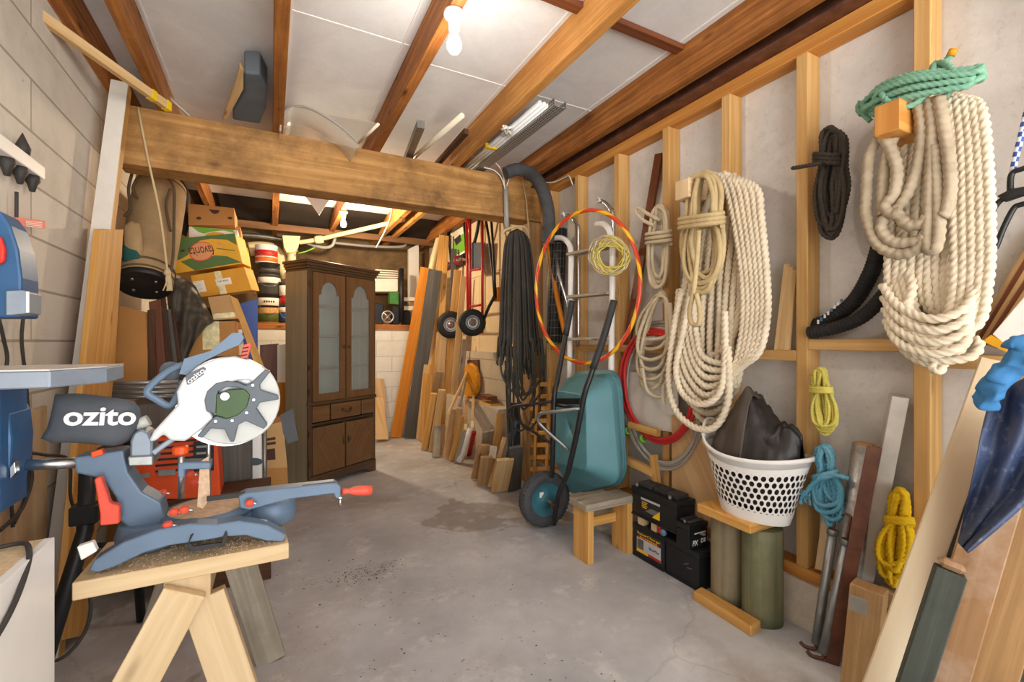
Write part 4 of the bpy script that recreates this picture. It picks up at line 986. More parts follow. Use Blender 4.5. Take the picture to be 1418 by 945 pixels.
slab([(566, 345), (580, 338), (580, 395), (572, 449), (566, 449)], 6.5, .06, 'white_paint', 'white painted post above the far ledge', 'white_post', 'post')
def lb(pts, y, dy, name, m, lab, cat, bevel=.003): return tag(MB().prism(pys(pts, y), (0, dy, 0)).build(name, m, bevel=bevel), lab, cat)
lb([(517, 386), (551, 386), (551, 404), (517, 404)], 6.45, .3, 'white_carton', 'paper', 'white carton on the far shelf right of the cabinet', 'carton')
lb([(516, 404.2), (556, 404.2), (556, 406.5), (516, 406.5)], 6.42, .35, 'shelf_board', 'dark_wood', 'thin dark shelf carrying the white carton', 'shelf')
for k in range(4): lb([(520, 373+3.2*k), (551, 375+2.9*k), (551, 376.5+2.9*k), (520, 374.6+3.2*k)], 6.5+.02*k, .2, 'white_strip', 'paper', ['topmost', 'second', 'third', 'lowest'][k]+' of the white slats above the white carton', 'slat', 0)
lb([(540, 405), (552, 405), (552, 422), (540, 421)], 6.3, .12, 'green_box', 'label_green', 'small bright green box on the far ledge', 'box')
tag(MB().rod(PY(556, 372, 6.22), PY(556, 447, 6.22), .032, 14).build('black_pipe', 'black_plastic'), 'black pipe standing upright on the far ledge', 'pipe')
w_ = MB(); wc = PY(537, 439, 6.16); w_.tube([wc+V((.075*math.cos(a), 0, .075*math.sin(a))) for a in np.linspace(0, 2*PI, 24, endpoint=False)], .012, 8, closed=True)
for a in (.8, 2.37): w_.rod(wc-V((.07*math.cos(a), 0, .07*math.sin(a))), wc+V((.07*math.cos(a), 0, .07*math.sin(a))), .01, 8)
tag(w_.build('spoked_wheel', 'galvanised'), 'pale spoked hand wheel on the far ledge right of the cabinet', 'wheel')
rr = random.Random(11)
for k, (u0, v0, u1, v1, lab) in enumerate(((517, 420, 531, 450, 'black plastic lump left of the spoked wheel'), (543, 424, 553, 450, 'dark tool case between the wheel and black pipe'), (559, 430, 569, 450, 'black box right of the black pipe'))):
    lb([(u0, v0+3), (u0+3, v0), (u1, v0+1), (u1, v1), (u0, v1)], 6.24+.02*k, .15, 'black_case', 'black_plastic', lab, 'case', .01)
lb([(559, 412), (577, 412), (577, 417), (559, 417)], 6.3, .1, 'white_tray', 'paper', 'upper white tray right of the black pipe', 'tray'); lb([(559, 424), (576, 424), (576, 430), (559, 430)], 6.3, .1, 'white_tray', 'paper', 'lower white tray right of the black pipe', 'tray')
slab([(521, 525), (532, 525), (537, 608), (521, 608)], 5.85, .02, 'plywood', 'taller plywood offcut leaning on the white wall right of the cabinet', 'plywood_offcut', 'offcut', ydrop=.15)
slab([(520, 551), (530, 551), (538, 609), (520, 609)], 5.75, .02, 'pine', 'shorter pine offcut in front of the plywood one', 'plywood_offcut', 'offcut', ydrop=.1)
# ================= leaning timber at the far right =================
def leanboard(name, ut, vt, ub, vb, wpx, m, label, x=2.0, th=.03, cat='timber', group=None, z0=0, face=(0, -1, 0)):
    """board from its foot on the floor to its top resting near the wall plane X=x"""
    p0 = PZ(ub, vb, z0); p1 = PX(ut, vt, x)
    d = (p0-CAM).dot(V((SA, CA, 0))); w_ = wpx*d/FPX
    f = V(face)+V((-.25, 0, 0))
    return tag(MB().beam(p0+V((0, 0, .012)), p1, w_, th, up=f).build(name, m, bevel=.002), label, cat, group)
gt_ = 'timber lengths leaning in the far right corner'
leanboard('timber_board', 590, 371, 548, 607, 15, 'orange_wood', 'bright orange stained board, leftmost of the timber leaning at the far right', 1.75, .04)
leanboard('timber_board', 572, 470, 558, 604, 6, 'cream_board', 'thin cream strip between the orange and charcoal boards', 1.62, .02)
leanboard('timber_board', 603, 374, 568, 608, 18, 'charcoal_wood', 'dark charcoal board leaning beside the orange one', 1.8, .04)
pipe([(612, 318, 5.9), (604, 345, 5.92), (597, 378, 5.95), (585, 470, 6.0)], .045, 'cream_pvc', 'white downpipe dropping behind the orange board', n=14)
for a in (((612, 326), (590, 610), 8, 'gold_pine', 'tallest pine length, its top near the white downpipe', 1.93),
          ((618, 327), (604, 612), 7, 'gold_pine', 'second tallest pine length beside the tallest', 1.96),
          ((604, 393), (581, 610), 10, 'pine', 'pine length just right of the charcoal board', 1.85),
          ((629, 345), (618, 610), 7, 'charcoal_wood', 'thin dark strip behind the tall pine lengths', 2.0),
          ((634, 374), (612, 612), 10, 'gold_pine', 'pine length under the lower castors', 1.97),
          ((642, 383), (622, 614), 8, 'pine', 'slim pine length left of the hand truck wheel', 2.0),
          ((596, 461), (588, 612), 14, 'gold_pine', 'wide knotty pine board with square top', 1.80),
          ((612, 461), (602, 613), 14, 'pine', 'wide pale pine board beside the knotty one', 1.82),
          ((644, 470), (628, 618), 7, 'grey_wood', 'grey weathered strip below the hand truck wheels', 2.0),
          ((609, 515), (592, 622), 14, 'old_pine', 'brown board standing in front of the wide pine boards', 1.66),
          ((612, 540), (598, 626), 9, 'pine', 'short pale stick in front of the brown board', 1.60),
          ((601, 545), (587, 624), 8, 'gold_pine', 'short narrow stick at the foot of the pine lengths', 1.55)):
    leanboard('timber_board', *a[0], *a[1], a[2], a[3], a[4], a[5], .03)
def z9(x, y): return 580+x/3.633, 440+y/3.633
for a in (((95, 545), (85, 708), 36, 'grey_wood', 'short grey board end at the left of the offcut row', 1.62),
          ((125, 540), (112, 700), 22, 'old_pine', 'short brown board behind the grey one in the offcut row', 1.68),
          ((178, 462), (138, 712), 40, 'old_pine', 'tall grey-brown offcut with slanted top', 1.72),
          ((205, 455), (178, 705), 30, 'pine', 'pale pine offcut behind the grey-brown one', 1.76),
          ((225, 495), (160, 722), 24, 'gold_pine', 'yellow pine offcut leaning before the white tube', 1.66),
          ((240, 535), (186, 735), 20, 'grey_wood', 'thin grey offcut left of the white tube', 1.68),
          ((245, 270), (150, 490), 14, 'pine', 'long thin stick leaning left of the yellow paddle', 1.9),
          ((240, 290), (205, 450), 14, 'grey_wood', 'grey thin stick beside the yellow paddle', 1.9),
          ((238, 400), (235, 560), 34, 'old_pine', 'square topped offcut below the yellow paddle', 1.86),
          ((275, 400), (268, 545), 36, 'pine', 'pale upright block under the yellow paddle', 1.87)):
    (a0, b0), (a1, b1) = a[0], a[1]; ut, vt = z9(a0, b0); ub, vb = z9(a1, b1)
    if vb < 600: # these stand on the footing ledge
        leanboard('timber_offcut', ut, vt, ub, vb, a[2]/3.633, a[3], a[4], a[5]+.1, .025, 'offcut', z0=.62)
    else: leanboard('timber_offcut', ut, vt, ub, vb, a[2]/3.633, a[3], a[4], a[5], .025, 'offcut')
u0, v0 = z9(258, 560); u1, v1 = z9(203, 738)
tag(MB().tube([PZ(u1, v1, 0)+V((0, 0, .03)), PX(u0, v0, 1.78)], .035, 16, rr=[1, .75]).build('white_tube', 'white_plastic'), 'white tube leaning among the offcuts', 'tube')
for a in (((278, 575), (250, 700), 20, 'label_red', 'small red stick beside the white tube', 1.78),
          ((330, 640), (290, 815), 58, 'old_pine', 'dark grey-brown block among the right hand offcuts', 1.62),
          ((350, 570), (330, 735), 50, 'grey_wood', 'weathered grey offcut behind the white card', 1.75),
          ((410, 480), (372, 815), 36, 'gold_pine', 'tall pine offcut behind the white card', 1.84),
          ((345, 700), (325, 848), 66, 'old_pine', 'broad brown offcut in front of the white card', 1.58),
          ((432, 605), (355, 858), 20, 'pine', 'slim pine stick leaning over the brown offcut', 1.72),
          ((482, 520), (425, 845), 26, 'saw_blue', 'blue-grey painted slat with pointed top among the offcuts', 1.82),
          ((435, 712), (405, 880), 84, 'pine', 'broad pale offcut with white paint mark nearest the barrow wheel', 1.6),
          ((490, 650), (480, 872), 66, 'charcoal_wood', 'black painted block right of the pale offcut', 1.66),
          ((480, 430), (480, 855), 60, 'soft_black', 'black plastic strip hanging below the dark rope', 1.92)):
    (a0, b0), (a1, b1) = a[0], a[1]; ut, vt = z9(a0, b0); ub, vb = z9(a1, b1)
    if vb < 624: leanboard('timber_offcut', ut, vt, *z9(a1+4, b1), a[2]/3.633, a[3], a[4], a[5]-.02, .025, 'offcut')
    else: leanboard('timber_offcut', ut, vt, ub, vb, a[2]/3.633, a[3], a[4], a[5], .025, 'offcut')
q = [z9(358, 643), z9(392, 650), z9(385, 710), z9(350, 705)]
tag(MB().prism(pxs(q, 1.62), (.003, 0, 0)).build('white_card', 'paper'), 'small white card tucked between the offcuts', 'card')
tag(MB().box(PX(*z9(350, 425), 1.98)+V((0, 0, -.03)), (.12, .32, .05), rz=.1).build('timber_block', 'gold_pine', bevel=.003), 'flat pine block on the footing ledge right of the paddle', 'block')
tag(MB().box(PX(*z9(350, 415), 1.98)+V((0, 0, .03)), (.10, .26, .04), rz=-.1).build('timber_block', 'red_brown_wood', bevel=.003), 'red-brown block lying on the pine block', 'block')
plain('paddle_yellow', '#c8870f', .6, mott=.25, scale=12)
q = [z9(*p) for p in ((250, 240), (275, 228), (298, 245), (312, 290), (314, 340), (305, 380), (288, 402), (262, 400), (244, 385), (240, 320))]
p_ = MB().prism(pxs(q, 2.03), (-.05, 0, 0)).build('yellow_paddle', 'paddle_yellow', bevel=.015, seg=3); tag(p_, 'yellow stained oval wooden paddle hung on the far block wall', 'paddle')
MB().prism(pxs([z9(252, 212), z9(305, 212), z9(308, 300), z9(250, 300)], 2.055), (-.02, 0, 0)).build('back_plate', 'rust_steel', p_)

# ---- red hand truck and wall dolly ----
plain('truck_red', '#b41f26', .4, mott=.12, coat=.3)
plain('castor_red', '#7d2226', .5, mott=.1)
HT = thing('hand_truck', 'red tubular hand truck hanging on the far right wall, wheels down', 'hand truck', PX(655, 450, 1.95))
XH = 1.97
fr = MB()
for (a, b_) in (((651, 300), (651, 445)), ((668, 300), (668, 462)), ((646, 300), (648, 440))):
    fr.tube([PX(*a, XH), PX(*b_, XH)], .015, 10)
for v in (372, 422): fr.tube([PX(651, v+3, XH), PX(668, v, XH)], .014, 8)
fr.tube(smooth([PX(640, 294, XH), PX(647, 305, XH), PX(650, 318, XH)], 5), .014, 8)
fr.build('frame', 'truck_red', HT)
MB().prism(pxs([(653, 336), (670, 336), (668, 374), (653, 374)], 2.0), (.01, 0, 0)).build('back_plate', 'dark_grey_plastic', HT)
MB().tube(smooth(pxs([(664, 300), (661, 320), (657, 336)], 1.95), 4), .02, 8).build('strap', 'soft_black', HT)
MB().rod(PX(625, 449, XH), PX(668, 447, XH), .012, 10).build('axle', 'dull_steel', HT)
for (u, v), xx in (((624, 450), 1.90), ((654, 447), 1.86)):
    c = PX(u, v, xx); ax = V((-.25, -1, 0)).normalized()
    k = V((c.x, c.y, c.z))
    wr = 19*((k-CAM).dot(V((SA, CA, 0))))/FPX
    tw = MB().lathe([(wr*.52, -.04), (wr*.7, -.045), (wr*.9, -.038), (wr, -.015), (wr, .015), (wr*.9, .038), (wr*.7, .045), (wr*.52, .04)], k, ax, 28)
    w_ = tw.build('wheel', 'black_rubber', HT)
    MB().lathe([(wr*.53, -.03), (wr*.53, .035), (wr*.47, .03), (wr*.40, .012), (wr*.2, .02), (wr*.18, .035), (.0001, .036)], k, ax, 24).build('rim', 'galvanised', w_)
    MB().cyl(k+ax*.034, wr*.1, .012, ax, 12).build('axle_nut', 'truck_red', w_)
DL = thing('wall_dolly', 'black platform dolly with four red castors hung on the far wall', 'dolly', PX(628, 338, 2.1))
MB().prism(pxs([(620, 316), (640, 300), (643, 366), (626, 374)], 2.10), (-.02, 0, 0)).build('deck', 'black_plastic', DL, bevel=.004)
MB().prism(pxs([(608, 306), (640, 290), (643, 296), (612, 314)], 2.11), (-.02, 0, 0)).build('top_rail', 'dark_wood', DL)
for u, v in ((613, 308), (631, 298), (619, 369), (634, 361)):
    c = PX(u, v, 2.0); ax = V((-.3, -1, 0)).normalized()
    w_ = MB().lathe([(.0001, -.02), (.05, -.02), (.058, -.012), (.058, .012), (.05, .02), (.0001, .02)], c, ax, 20).build('castor_wheel', 'castor_red', DL)
    MB().lathe([(.0001, .021), (.024, .021), (.02, .026), (.0001, .027)], c, ax, 14).build('castor_hub', 'dull_steel', w_)
    MB().prism([c+V((0, -.03, .03)), c+V((0, .03, .03)), c+V((.09, .03, .03)), c+V((.09, -.03, .03))], (0, 0, -.03)).build('castor_bracket', 'galvanised', DL)
t = thing('product_card', 'cream printed box front with green mower picture on the far wall', 'card', PX(632, 345, 2.05))
QD = pxs([(624, 322), (641, 306), (644, 350), (626, 360)], 2.07)
MB().prism(QD, (-.004, 0, 0)).build('card', 'paper', t)
MB().prism(pxs([(627, 338), (643, 322), (644, 346), (627, 356)], 2.06), (-.003, 0, 0)).build('green_picture', 'banana_lime', t)
MB().prism(pxs([(629, 332), (637, 325), (639, 333), (632, 340)], 2.055), (-.003, 0, 0)).build('dark_picture', 'soft_black', t)
# long black tool handles right of the truck
t = thing('lopper', 'black long handled tool hanging right of the red hand truck', 'lopper', PX(680, 390, 1.98))
for a in ([(672, 300), (677, 330), (683, 385), (685, 412)], [(680, 300), (682, 330), (685, 385), (686, 412)]):
    MB().tube(pxs(a, 1.98), .014, 8).build('handle', 'black_plastic', t)
MB().tube(pxs([(685, 410), (677, 425), (669, 445)], 1.97), .017, 8).build('blade_arm', 'soft_black', t)
MB().prism(pxs([(687, 400), (693, 398), (693, 418), (687, 418)], 2.02), (-.03, 0, 0)).build('grip_block', 'orange_wood', t)

# ================= rope tools =================
ropemat('rope_white', '#e2d5bc', '#b6a384', .55)
ropemat('rope_cream', '#d8ccb0', '#a89470', .55)
ropemat('rope_tan', '#c2ad82', '#8b744a', .6)
ropemat('rope_dirty', '#b3a48c', '#6f5f4a', .75)
ropemat('rope_dark', '#4a443d', '#2c2723', .6)
ropemat('rope_black', '#45423d', '#6a6357', .35)
ropemat('rope_green', '#7fae94', '#4a7d66', .6)
ropemat('rope_blue', '#63a6c0', '#9cc0c9', .5)
ropemat('rope_lime', '#dcd06a', '#a8a048', .5)
ropemat('rope_yellow', '#e3b91f', '#b38b1e', .4)
RR = random.Random(21)
def hank(turns, r, x, seed=1, n=14, jit=2.0, layer=.6, waist=None, wpinch=.4, zig=0, pin=1.35):
    """centre line of a coil hung on the wall plane X=x. turns: list of (u_top, v_top, u_bot, v_bot, half_top, half_bot) in pixels"""
    R = random.Random(seed); P = []
    for k, (ut, vt, ub, vb, ht, hb) in enumerate(turns):
        dx = layer*r*2*(k % 4)-R.uniform(0, r*.5)
        for j in range(n):
            a = 2*PI*j/n; s_ = .5-.5*math.cos(a)          # 0 top .. 1 bottom
            side = math.sin(a); hw = lerp(ht, hb, s_)
            if waist: hw *= 1-wpinch*math.exp(-((s_-waist)/.13)**2)
            u = lerp(ut, ub, s_)+math.copysign(abs(side)**(1/pin), side)*hw+R.uniform(-jit, jit)*.6
            v = lerp(vt, vb, s_)+R.uniform(-jit, jit)*.4
            P.append(PX(u, v, x-dx-.25*r*math.sin(a+k)))
    return P
def rope(mb, P, r, closed=False, sub=5, lay=None, amp=.28, braid=False, n=12, twisted=True, m=0):
    C = smooth(P, sub, closed)
    if twisted:
        # resample evenly so that the strands are even
        step = r*(.42 if r > .012 else .6); A = np.array([tuple(p) for p in C]); sg = np.linalg.norm(np.diff(A, axis=0), axis=1); S = np.concatenate([[0], np.cumsum(sg)])
        q = np.arange(0, S[-1], step); A = np.stack([np.interp(q, S, A[:, i]) for i in range(3)], 1)
        lay = lay or r*5.6
        mb.tube([V(p) for p in A], r, n, False, m, amp=amp, twist=2*PI/lay, lobes=3 if not braid else 2, braid=braid)
    else: mb.tube(C, r, 8, closed, m)
    return mb
def wraps(mb, u, v, hw, hv, r, x, depth, n=3, tilt=2, **kw):
    """turns of rope round the waist of a hank"""
    P = []
    for k in range(n*10+1):
        a = 2*PI*k/10; t_ = k/(n*10)
        P.append(PX(u+hw*math.cos(a), v-hv+2*hv*t_+tilt*math.cos(a), x-depth*.5-depth*.62*math.sin(a)))
    return rope(mb, P, r, **kw)

# ---- small black hank on the second stud ----
XR = X0-.035
T_ = thing('rope_hank', 'small black rope hank tied at its waist, hung on a stud', 'rope', PX(1148, 334, XR), 'coiled ropes on the stud wall')
mb = MB(); rope(mb, hank([(1150+k*1.6-6, 176+abs(k-4)*1.5, 1149+k*1.3-6, 330-abs(k-5)*6, 4+(k*5) % 18, 4+(k*7) % 19) for k in range(13)], .009, XR, 3, jit=2.5, waist=.3, wpinch=.42), .009)
mb.build('coil', 'rope_dark', T_)
mb = MB(); wraps(mb, 1145, 221, 17, 8, .009, XR, .06, 3); rope(mb, [PX(1138, 226, XR-.08), PX(1120, 229, XR-.09), PX(1097, 233, XR-.075)], .008); mb.build('binding', 'rope_dark', T_)

# ---- green rope over the wooden peg ----
XG = 1.93
t = thing('wall_peg', 'square timber peg carrying the green rope and the big white coil', 'peg', PX(1245, 165, 1.97))
pa = PX(1228, 163, 1.78); MB().beam(pa, V((X0+.03, pa.y+.0, pa.z)), .072, .10).build('peg_block', 'plate_wood', t, bevel=.003)
G_ = thing('rope_hank', 'green rope bundle lying across the top of the big white coil', 'rope', PX(1275, 160, XG), 'coiled ropes on the stud wall')
mb = MB(); P = []
R = random.Random(4)
for k in range(9):
    o = (k-4)*3.8; xo = XG-.03-.02*(k % 3); ul = 1187+R.uniform(0, 26)+abs(k-4)*2; ur = 1362-R.uniform(0, 26)
    row = [PX(ul, 158+o*.35-R.uniform(2, 10), xo), PX(1215, 136+o*.9, xo-.02), PX(1255, 120+o*1.0, xo-.04), PX(1305, 112+o*.85, xo-.03), PX(1340, 108+o*.75, xo-.01), PX(ur, 104+o*.6+R.uniform(-4, 4), xo)]
    P += row if k % 2 == 0 else row[::-1]
rope(mb, P, .0095); mb.build('coil', 'rope_green', G_)
mb = MB()
rope(mb, [PX(1296, 140, XG-.02), PX(1312, 130, XG-.075), PX(1322, 108, XG-.08), PX(1312, 90, XG-.05), PX(1296, 88, XG-.02), PX(1292, 100, XG-.06), PX(1300, 122, XG-.09)], .0095)
rope(mb, [PX(1226, 118, XG-.03), PX(1222, 132, XG-.10), PX(1240, 148, XG-.11), PX(1262, 146, XG-.10), PX(1285, 130, XG-.09)], .0095)
rope(mb, [PX(1200, 148, XG-.03), PX(1194, 155, XG-.03), PX(1206, 168, XG-.03)], .0085); rope(mb, [PX(1192, 140, XG-.03), PX(1188, 150, XG-.03), PX(1194, 160, XG-.03)], .0085)
rope(mb, [PX(1300, 96, XG-.03), PX(1310, 84, XG-.02), PX(1318, 76, XG-.02)], .0085)
mb.build('binding', 'rope_green', G_)
MB().rod(PX(1316, 78, XG-.02), PX(1321, 68, XG-.02), .012, 10).build('end_tape', 'paddle_yellow', G_)

# ---- big white coil on the right ----
XB = X0-.03
BW = thing('rope_hank', 'biggest white twisted rope coil, hanging under the green rope', 'rope', PX(1290, 515, XB), 'coiled ropes on the stud wall')
mb = MB(); tn = []
for k in range(11):
    f = k/10
    tn.append((lerp(1322, 1296, (k*.37) % 1), 138+RR.uniform(0, 14), lerp(1300, 1285, f)+RR.uniform(-6, 6), 500-RR.uniform(0, 62), lerp(14, 46, (k*.61) % 1), lerp(40, 82, (k*.43) % 1)*.95))
tn = [(1312+RR.uniform(-8, 8), 136+RR.uniform(0, 10), 1290+RR.uniform(-5, 5), 505-k*9, 20+(k*13) % 38, 74-(k*7) % 34) for k in range(13)]
rope(mb, hank(tn, .0135, XB-.01, 8, jit=2.5, layer=.75, n=12), .0135, amp=.26)
for k in range(8):
    u = 1228+k*11
    rope(mb, [PX(u+20, 150, XB-.05), PX(u+12, 240, XB-.09), PX(u+6+3*math.sin(k*2), 320, XB-.10), PX(u+2, 380+(k%3)*12, XB-.10), PX(u+10, 420+(k%4)*12, XB-.09), PX(u+24, 440+(k%4)*12, XB-.08)], .0135, amp=.26)
# right hand straight falls and lower garland
for k in range(5):
    u = 1318+k*11.5
    rope(mb, [PX(u-22, 134+abs(k-2)*2, XB-.05), PX(u-6, 142+k*2, XB-.12), PX(u+2, 200, XB-.13), PX(u+3+k, 300, XB-.13), PX(u+4, 390, XB-.125), PX(u-6-k*3, 440+k*4, XB-.13), PX(1290-k*8, 485-k*10, XB-.15), PX(1240+k*6, 450-k*13, XB-.13), PX(1228+k*7, 400-k*6, XB-.10)], .0135, amp=.26)
for k in range(4):
    rope(mb, [PX(1222+k*2, 395+k*16, XB-.12), PX(1245, 424+k*17, XB-.15), PX(1290, 442+k*16, XB-.165), PX(1335, 428+k*16, XB-.15), PX(1352-k*3, 395+k*14, XB-.12)], .0135, amp=.26)
rope(mb, [PX(1238, 462, XB-.1), PX(1262, 488, XB-.12), PX(1302, 499, XB-.12), PX(1344, 494, XB-.1), PX(1356, 478, XB-.08), PX(1346, 468, XB-.07)], .0135, amp=.26)
rope(mb, [PX(1296, 498, XB-.12), PX(1292, 509, XB-.12), PX(1300, 515, XB-.12), PX(1308, 503, XB-.11)], .013, amp=.26)
mb.build('coil', 'rope_white', BW)
BD = thing('rope_hank', 'dirty grey braided rope hanging in front of the big white coil', 'rope', PX(1250, 350, XB-.16), 'coiled ropes on the stud wall')
mb = MB(); x = XB-.17
for P in ([(1222, 184), (1204, 215), (1200, 265), (1200, 300), (1212, 335), (1240, 352), (1270, 345), (1281, 325)], [(1240, 182), (1226, 225), (1222, 270), (1222, 300)],
          [(1270, 140), (1276, 175), (1272, 220), (1258, 265), (1240, 290), (1226, 300), (1220, 318), (1236, 335), (1265, 335), (1284, 326)],
          [(1214, 176), (1232, 205), (1242, 235), (1238, 268), (1225, 285), (1236, 297), (1250, 290)],
          [(1286, 138), (1290, 170), (1290, 210), (1288, 260), (1286, 300), (1284, 340), (1294, 346), (1300, 320), (1298, 260), (1294, 200)],
          [(1300, 136), (1306, 170), (1314, 220), (1316, 262), (1310, 292), (1302, 300)], [(1244, 300), (1258, 312), (1275, 310), (1286, 298)]):
    rope(mb, pxs(P, x-.02*RR.random()), .0165, braid=True, amp=.22, lay=.05, n=12)
mb.build('coil', 'rope_dirty', BD)

# ---- centre: tan hank, big white coil, peg ----
t = thing('wall_peg', 'pale square timber peg in front of the tan rope hank', 'peg', PX(950, 262, 1.95))
pa = PX(944, 262, 1.80); MB().beam(pa, V((X0+.03, pa.y, pa.z)), .085, .095).build('peg_block', 'fresh_pine', t, bevel=.003)
CWc = thing('rope_hank', 'long white twisted rope coil in the middle, hanging behind the tan hank', 'rope', PX(985, 595, XB), 'coiled ropes on the stud wall')
mb = MB(); x = XB-.02
for k in range(7):
    u = 950+k*10
    rope(mb, [PX(u+18, 300, x-.05), PX(u+8, 380, x-.06), PX(u+4+2*math.sin(k*2), 450, x-.07), PX(u+3, 500+(k % 3)*14, x-.06), PX(u+8, 540-(k % 2)*14, x-.05)], .0145, amp=.26)
tn = [(1008+RR.uniform(-8, 6), 240+RR.uniform(0, 8), 978+RR.uniform(-8, 8), 590-k*13-RR.uniform(0, 6), 10+(k*7) % 22, 44+(k*11) % 22) for k in range(8)]
rope(mb, hank(tn, .0155, x, 5, jit=2.0, layer=.7, n=12), .0155, amp=.26)
for k in range(6):
    o = k*9.0
    rope(mb, [PX(985+o*.5, 242+(k % 3), x-.04), PX(1002+o, 250+k*2, x-.09), PX(1016+o*.85, 300, x-.1), PX(1028+o*.75, 380, x-.1), PX(1030+o*.72, 440, x-.1), PX(1020+o*.66, 500-k*2, x-.1), PX(1000+o*.4, 540-k*7, x-.1), PX(975, 560-k*13, x-.12), PX(945+k*4, 525-k*12, x-.11), PX(936+k*5, 470-k*9, x-.1), PX(940+k*5, 400, x-.09)], .0145, amp=.26)
rope(mb, [PX(945, 400, x-.12), PX(934, 450, x-.13), PX(926, 520, x-.13), PX(934, 565, x-.14), PX(958, 590, x-.15), PX(985, 594, x-.15), PX(1002, 575, x-.14), PX(1010, 540, x-.13), PX(1008, 480, x-.12)], .0155, amp=.26)
rope(mb, [PX(955, 410, x-.12), PX(946, 460, x-.13), PX(936, 510, x-.14), PX(945, 545, x-.15), PX(970, 560, x-.16), PX(996, 545, x-.15), PX(1004, 500, x-.13), PX(1004, 430, x-.12)], .0145, amp=.26)
mb.build('coil', 'rope_white', CWc)
for vv in (486,):
    pass
TH = thing('rope_hank', 'tan rope hank bound round its waist, hung on the pale peg', 'rope', PX(975, 410, XB-.16), 'coiled ropes on the stud wall')
x = 1.86; mb = MB()
tn = [(974+RR.uniform(-4, 4), 238+RR.uniform(0, 6), 973+RR.uniform(-3, 5), 406-(k % 5)*7, 12+(k*9) % 20, 16+(k*7) % 17) for k in range(11)]
rope(mb, hank(tn, .0115, x, 9, jit=2.0, layer=.55, waist=.33, wpinch=.28), .0115, amp=.1, braid=True, lay=.05)
mb.build('coil', 'rope_tan', TH)
mb = MB(); wraps(mb, 971, 307, 30, 9, .0115, x, .10, 3, tilt=-3, amp=.1); 
rope(mb, [PX(968, 320, x-.10), PX(966, 350, x-.12), PX(961, 400, x-.12), PX(955, 430, x-.11), PX(958, 448, x-.11), PX(968, 448, x-.11), PX(969, 430, x-.11), PX(964, 405, x-.12)], .011, amp=.12)
mb.build('binding', 'rope_tan', TH)

# ---- two small cream hanks at the left of the centre coil ----
H1 = thing('rope_hank', 'small cream rope hank tied at its waist beside the hoop', 'rope', PX(910, 400, XB), 'coiled ropes on the stud wall')
mb = MB(); x = XB-.01
tn = [(914+RR.uniform(-3, 3), 284+RR.uniform(0, 6), 911+RR.uniform(-2, 2), 398-(k % 3)*7, 8+(k*5) % 9, 8+(k*5) % 9) for k in range(7)]
rope(mb, hank(tn, .0105, x, 11, jit=1.2, layer=.6, waist=.35, wpinch=.25, n=12), .0105, amp=.08, braid=True)
rope(mb, [PX(906, 312, x-.05), PX(892, 306, x-.05), PX(881, 294, x-.04), PX(884, 288, x-.04), PX(898, 297, x-.05), PX(912, 304, x-.06)], .0105, amp=.08, braid=True)
mb.build('coil', 'rope_cream', H1)
mb = MB(); wraps(mb, 912, 330, 17, 9, .0105, x, .07, 3, tilt=-1, amp=.08); mb.build('binding', 'rope_cream', H1)
H2 = thing('rope_hank', 'loose cream twisted rope coil hanging below the small tied hank', 'rope', PX(905, 560, XB), 'coiled ropes on the stud wall')
mb = MB(); x = XB-.03
tn = [(914+RR.uniform(-2, 4), 404+k*2.0, 903+RR.uniform(-3, 3), 540-k*14, 9+(k*4) % 8, 22+(k*5) % 9) for k in range(6)]
rope(mb, hank(tn, .0105, x, 13, jit=1.2, layer=.6), .0105, amp=.24)
rope(mb, [PX(928, 420, x-.05), PX(931, 470, x-.05), PX(926, 520, x-.05), PX(918, 540, x-.05), PX(920, 562, x-.05)], .0105, amp=.24)
rope(mb, [PX(890, 510, x-.06), PX(896, 540, x-.05), PX(910, 550, x-.05), PX(922, 548, x-.04)], .0095, amp=.24)
mb.build('coil', 'rope_cream', H2)

# ---- lime, blue and yellow hanks ----
x = X0+.055
Y1 = thing('rope_hank', 'small lime-yellow rope hank with speckles, hung on a stud side', 'rope', PX(1142, 606, x), 'coiled ropes on the stud wall')
x = X0-.03
mb = MB(); tn = [(1137+RR.uniform(-4, 4), 510+RR.uniform(0, 4), 1143+RR.uniform(-3, 3), 602-(k % 4)*4, 2+(k*5) % 13, 2+(k*7) % 23) for k in range(12)]
rope(mb, hank(tn, .0065, x, 15, jit=1.5, waist=.3, wpinch=.35), .0065); mb.build('coil', 'rope_lime', Y1)
mb = MB(); wraps(mb, 1137, 541, 15, 4, .0065, x, .05, 3, tilt=1); mb.build('binding', 'rope_lime', Y1)
Bl = thing('rope_hank', 'sky blue rope hank with frayed end on a stud', 'rope', PX(1145, 735, x), 'coiled ropes on the stud wall')
mb = MB(); tn = [(1140+RR.uniform(-3, 3), 616+RR.uniform(0, 5), 1150+RR.uniform(-6, 6), 728-(k % 5)*9, 3+(k*5) % 14, 4+(k*7) % 27) for k in range(10)]
rope(mb, hank(tn, .009, x, 17, jit=1.8, waist=.36, wpinch=.5), .009); mb.build('coil', 'rope_blue', Bl)
mb = MB(); wraps(mb, 1143, 660, 16, 4, .009, x, .05, 2, tilt=-3); rope(mb, [PX(1152, 658, x-.05), PX(1165, 660, x-.05), PX(1178, 664, x-.04)], .009)
rope(mb, [PX(1136, 662, x-.06), PX(1124, 672, x-.05), PX(1118, 680, x-.05)], .009); mb.build('binding', 'rope_blue', Bl)
mb = MB()
for k in range(26): mb.tube(smooth([PX(1120, 681, x-.05), PX(1116+RR.uniform(-6, 6), 684+RR.uniform(-4, 6), x-.05-RR.uniform(0, .02)), PX(1115+RR.uniform(-9, 9), 690+RR.uniform(-8, 12), x-.05-RR.uniform(-.02, .03))], 3), .0028, 5)
mb.build('frayed_end', 'rope_blue', Bl)
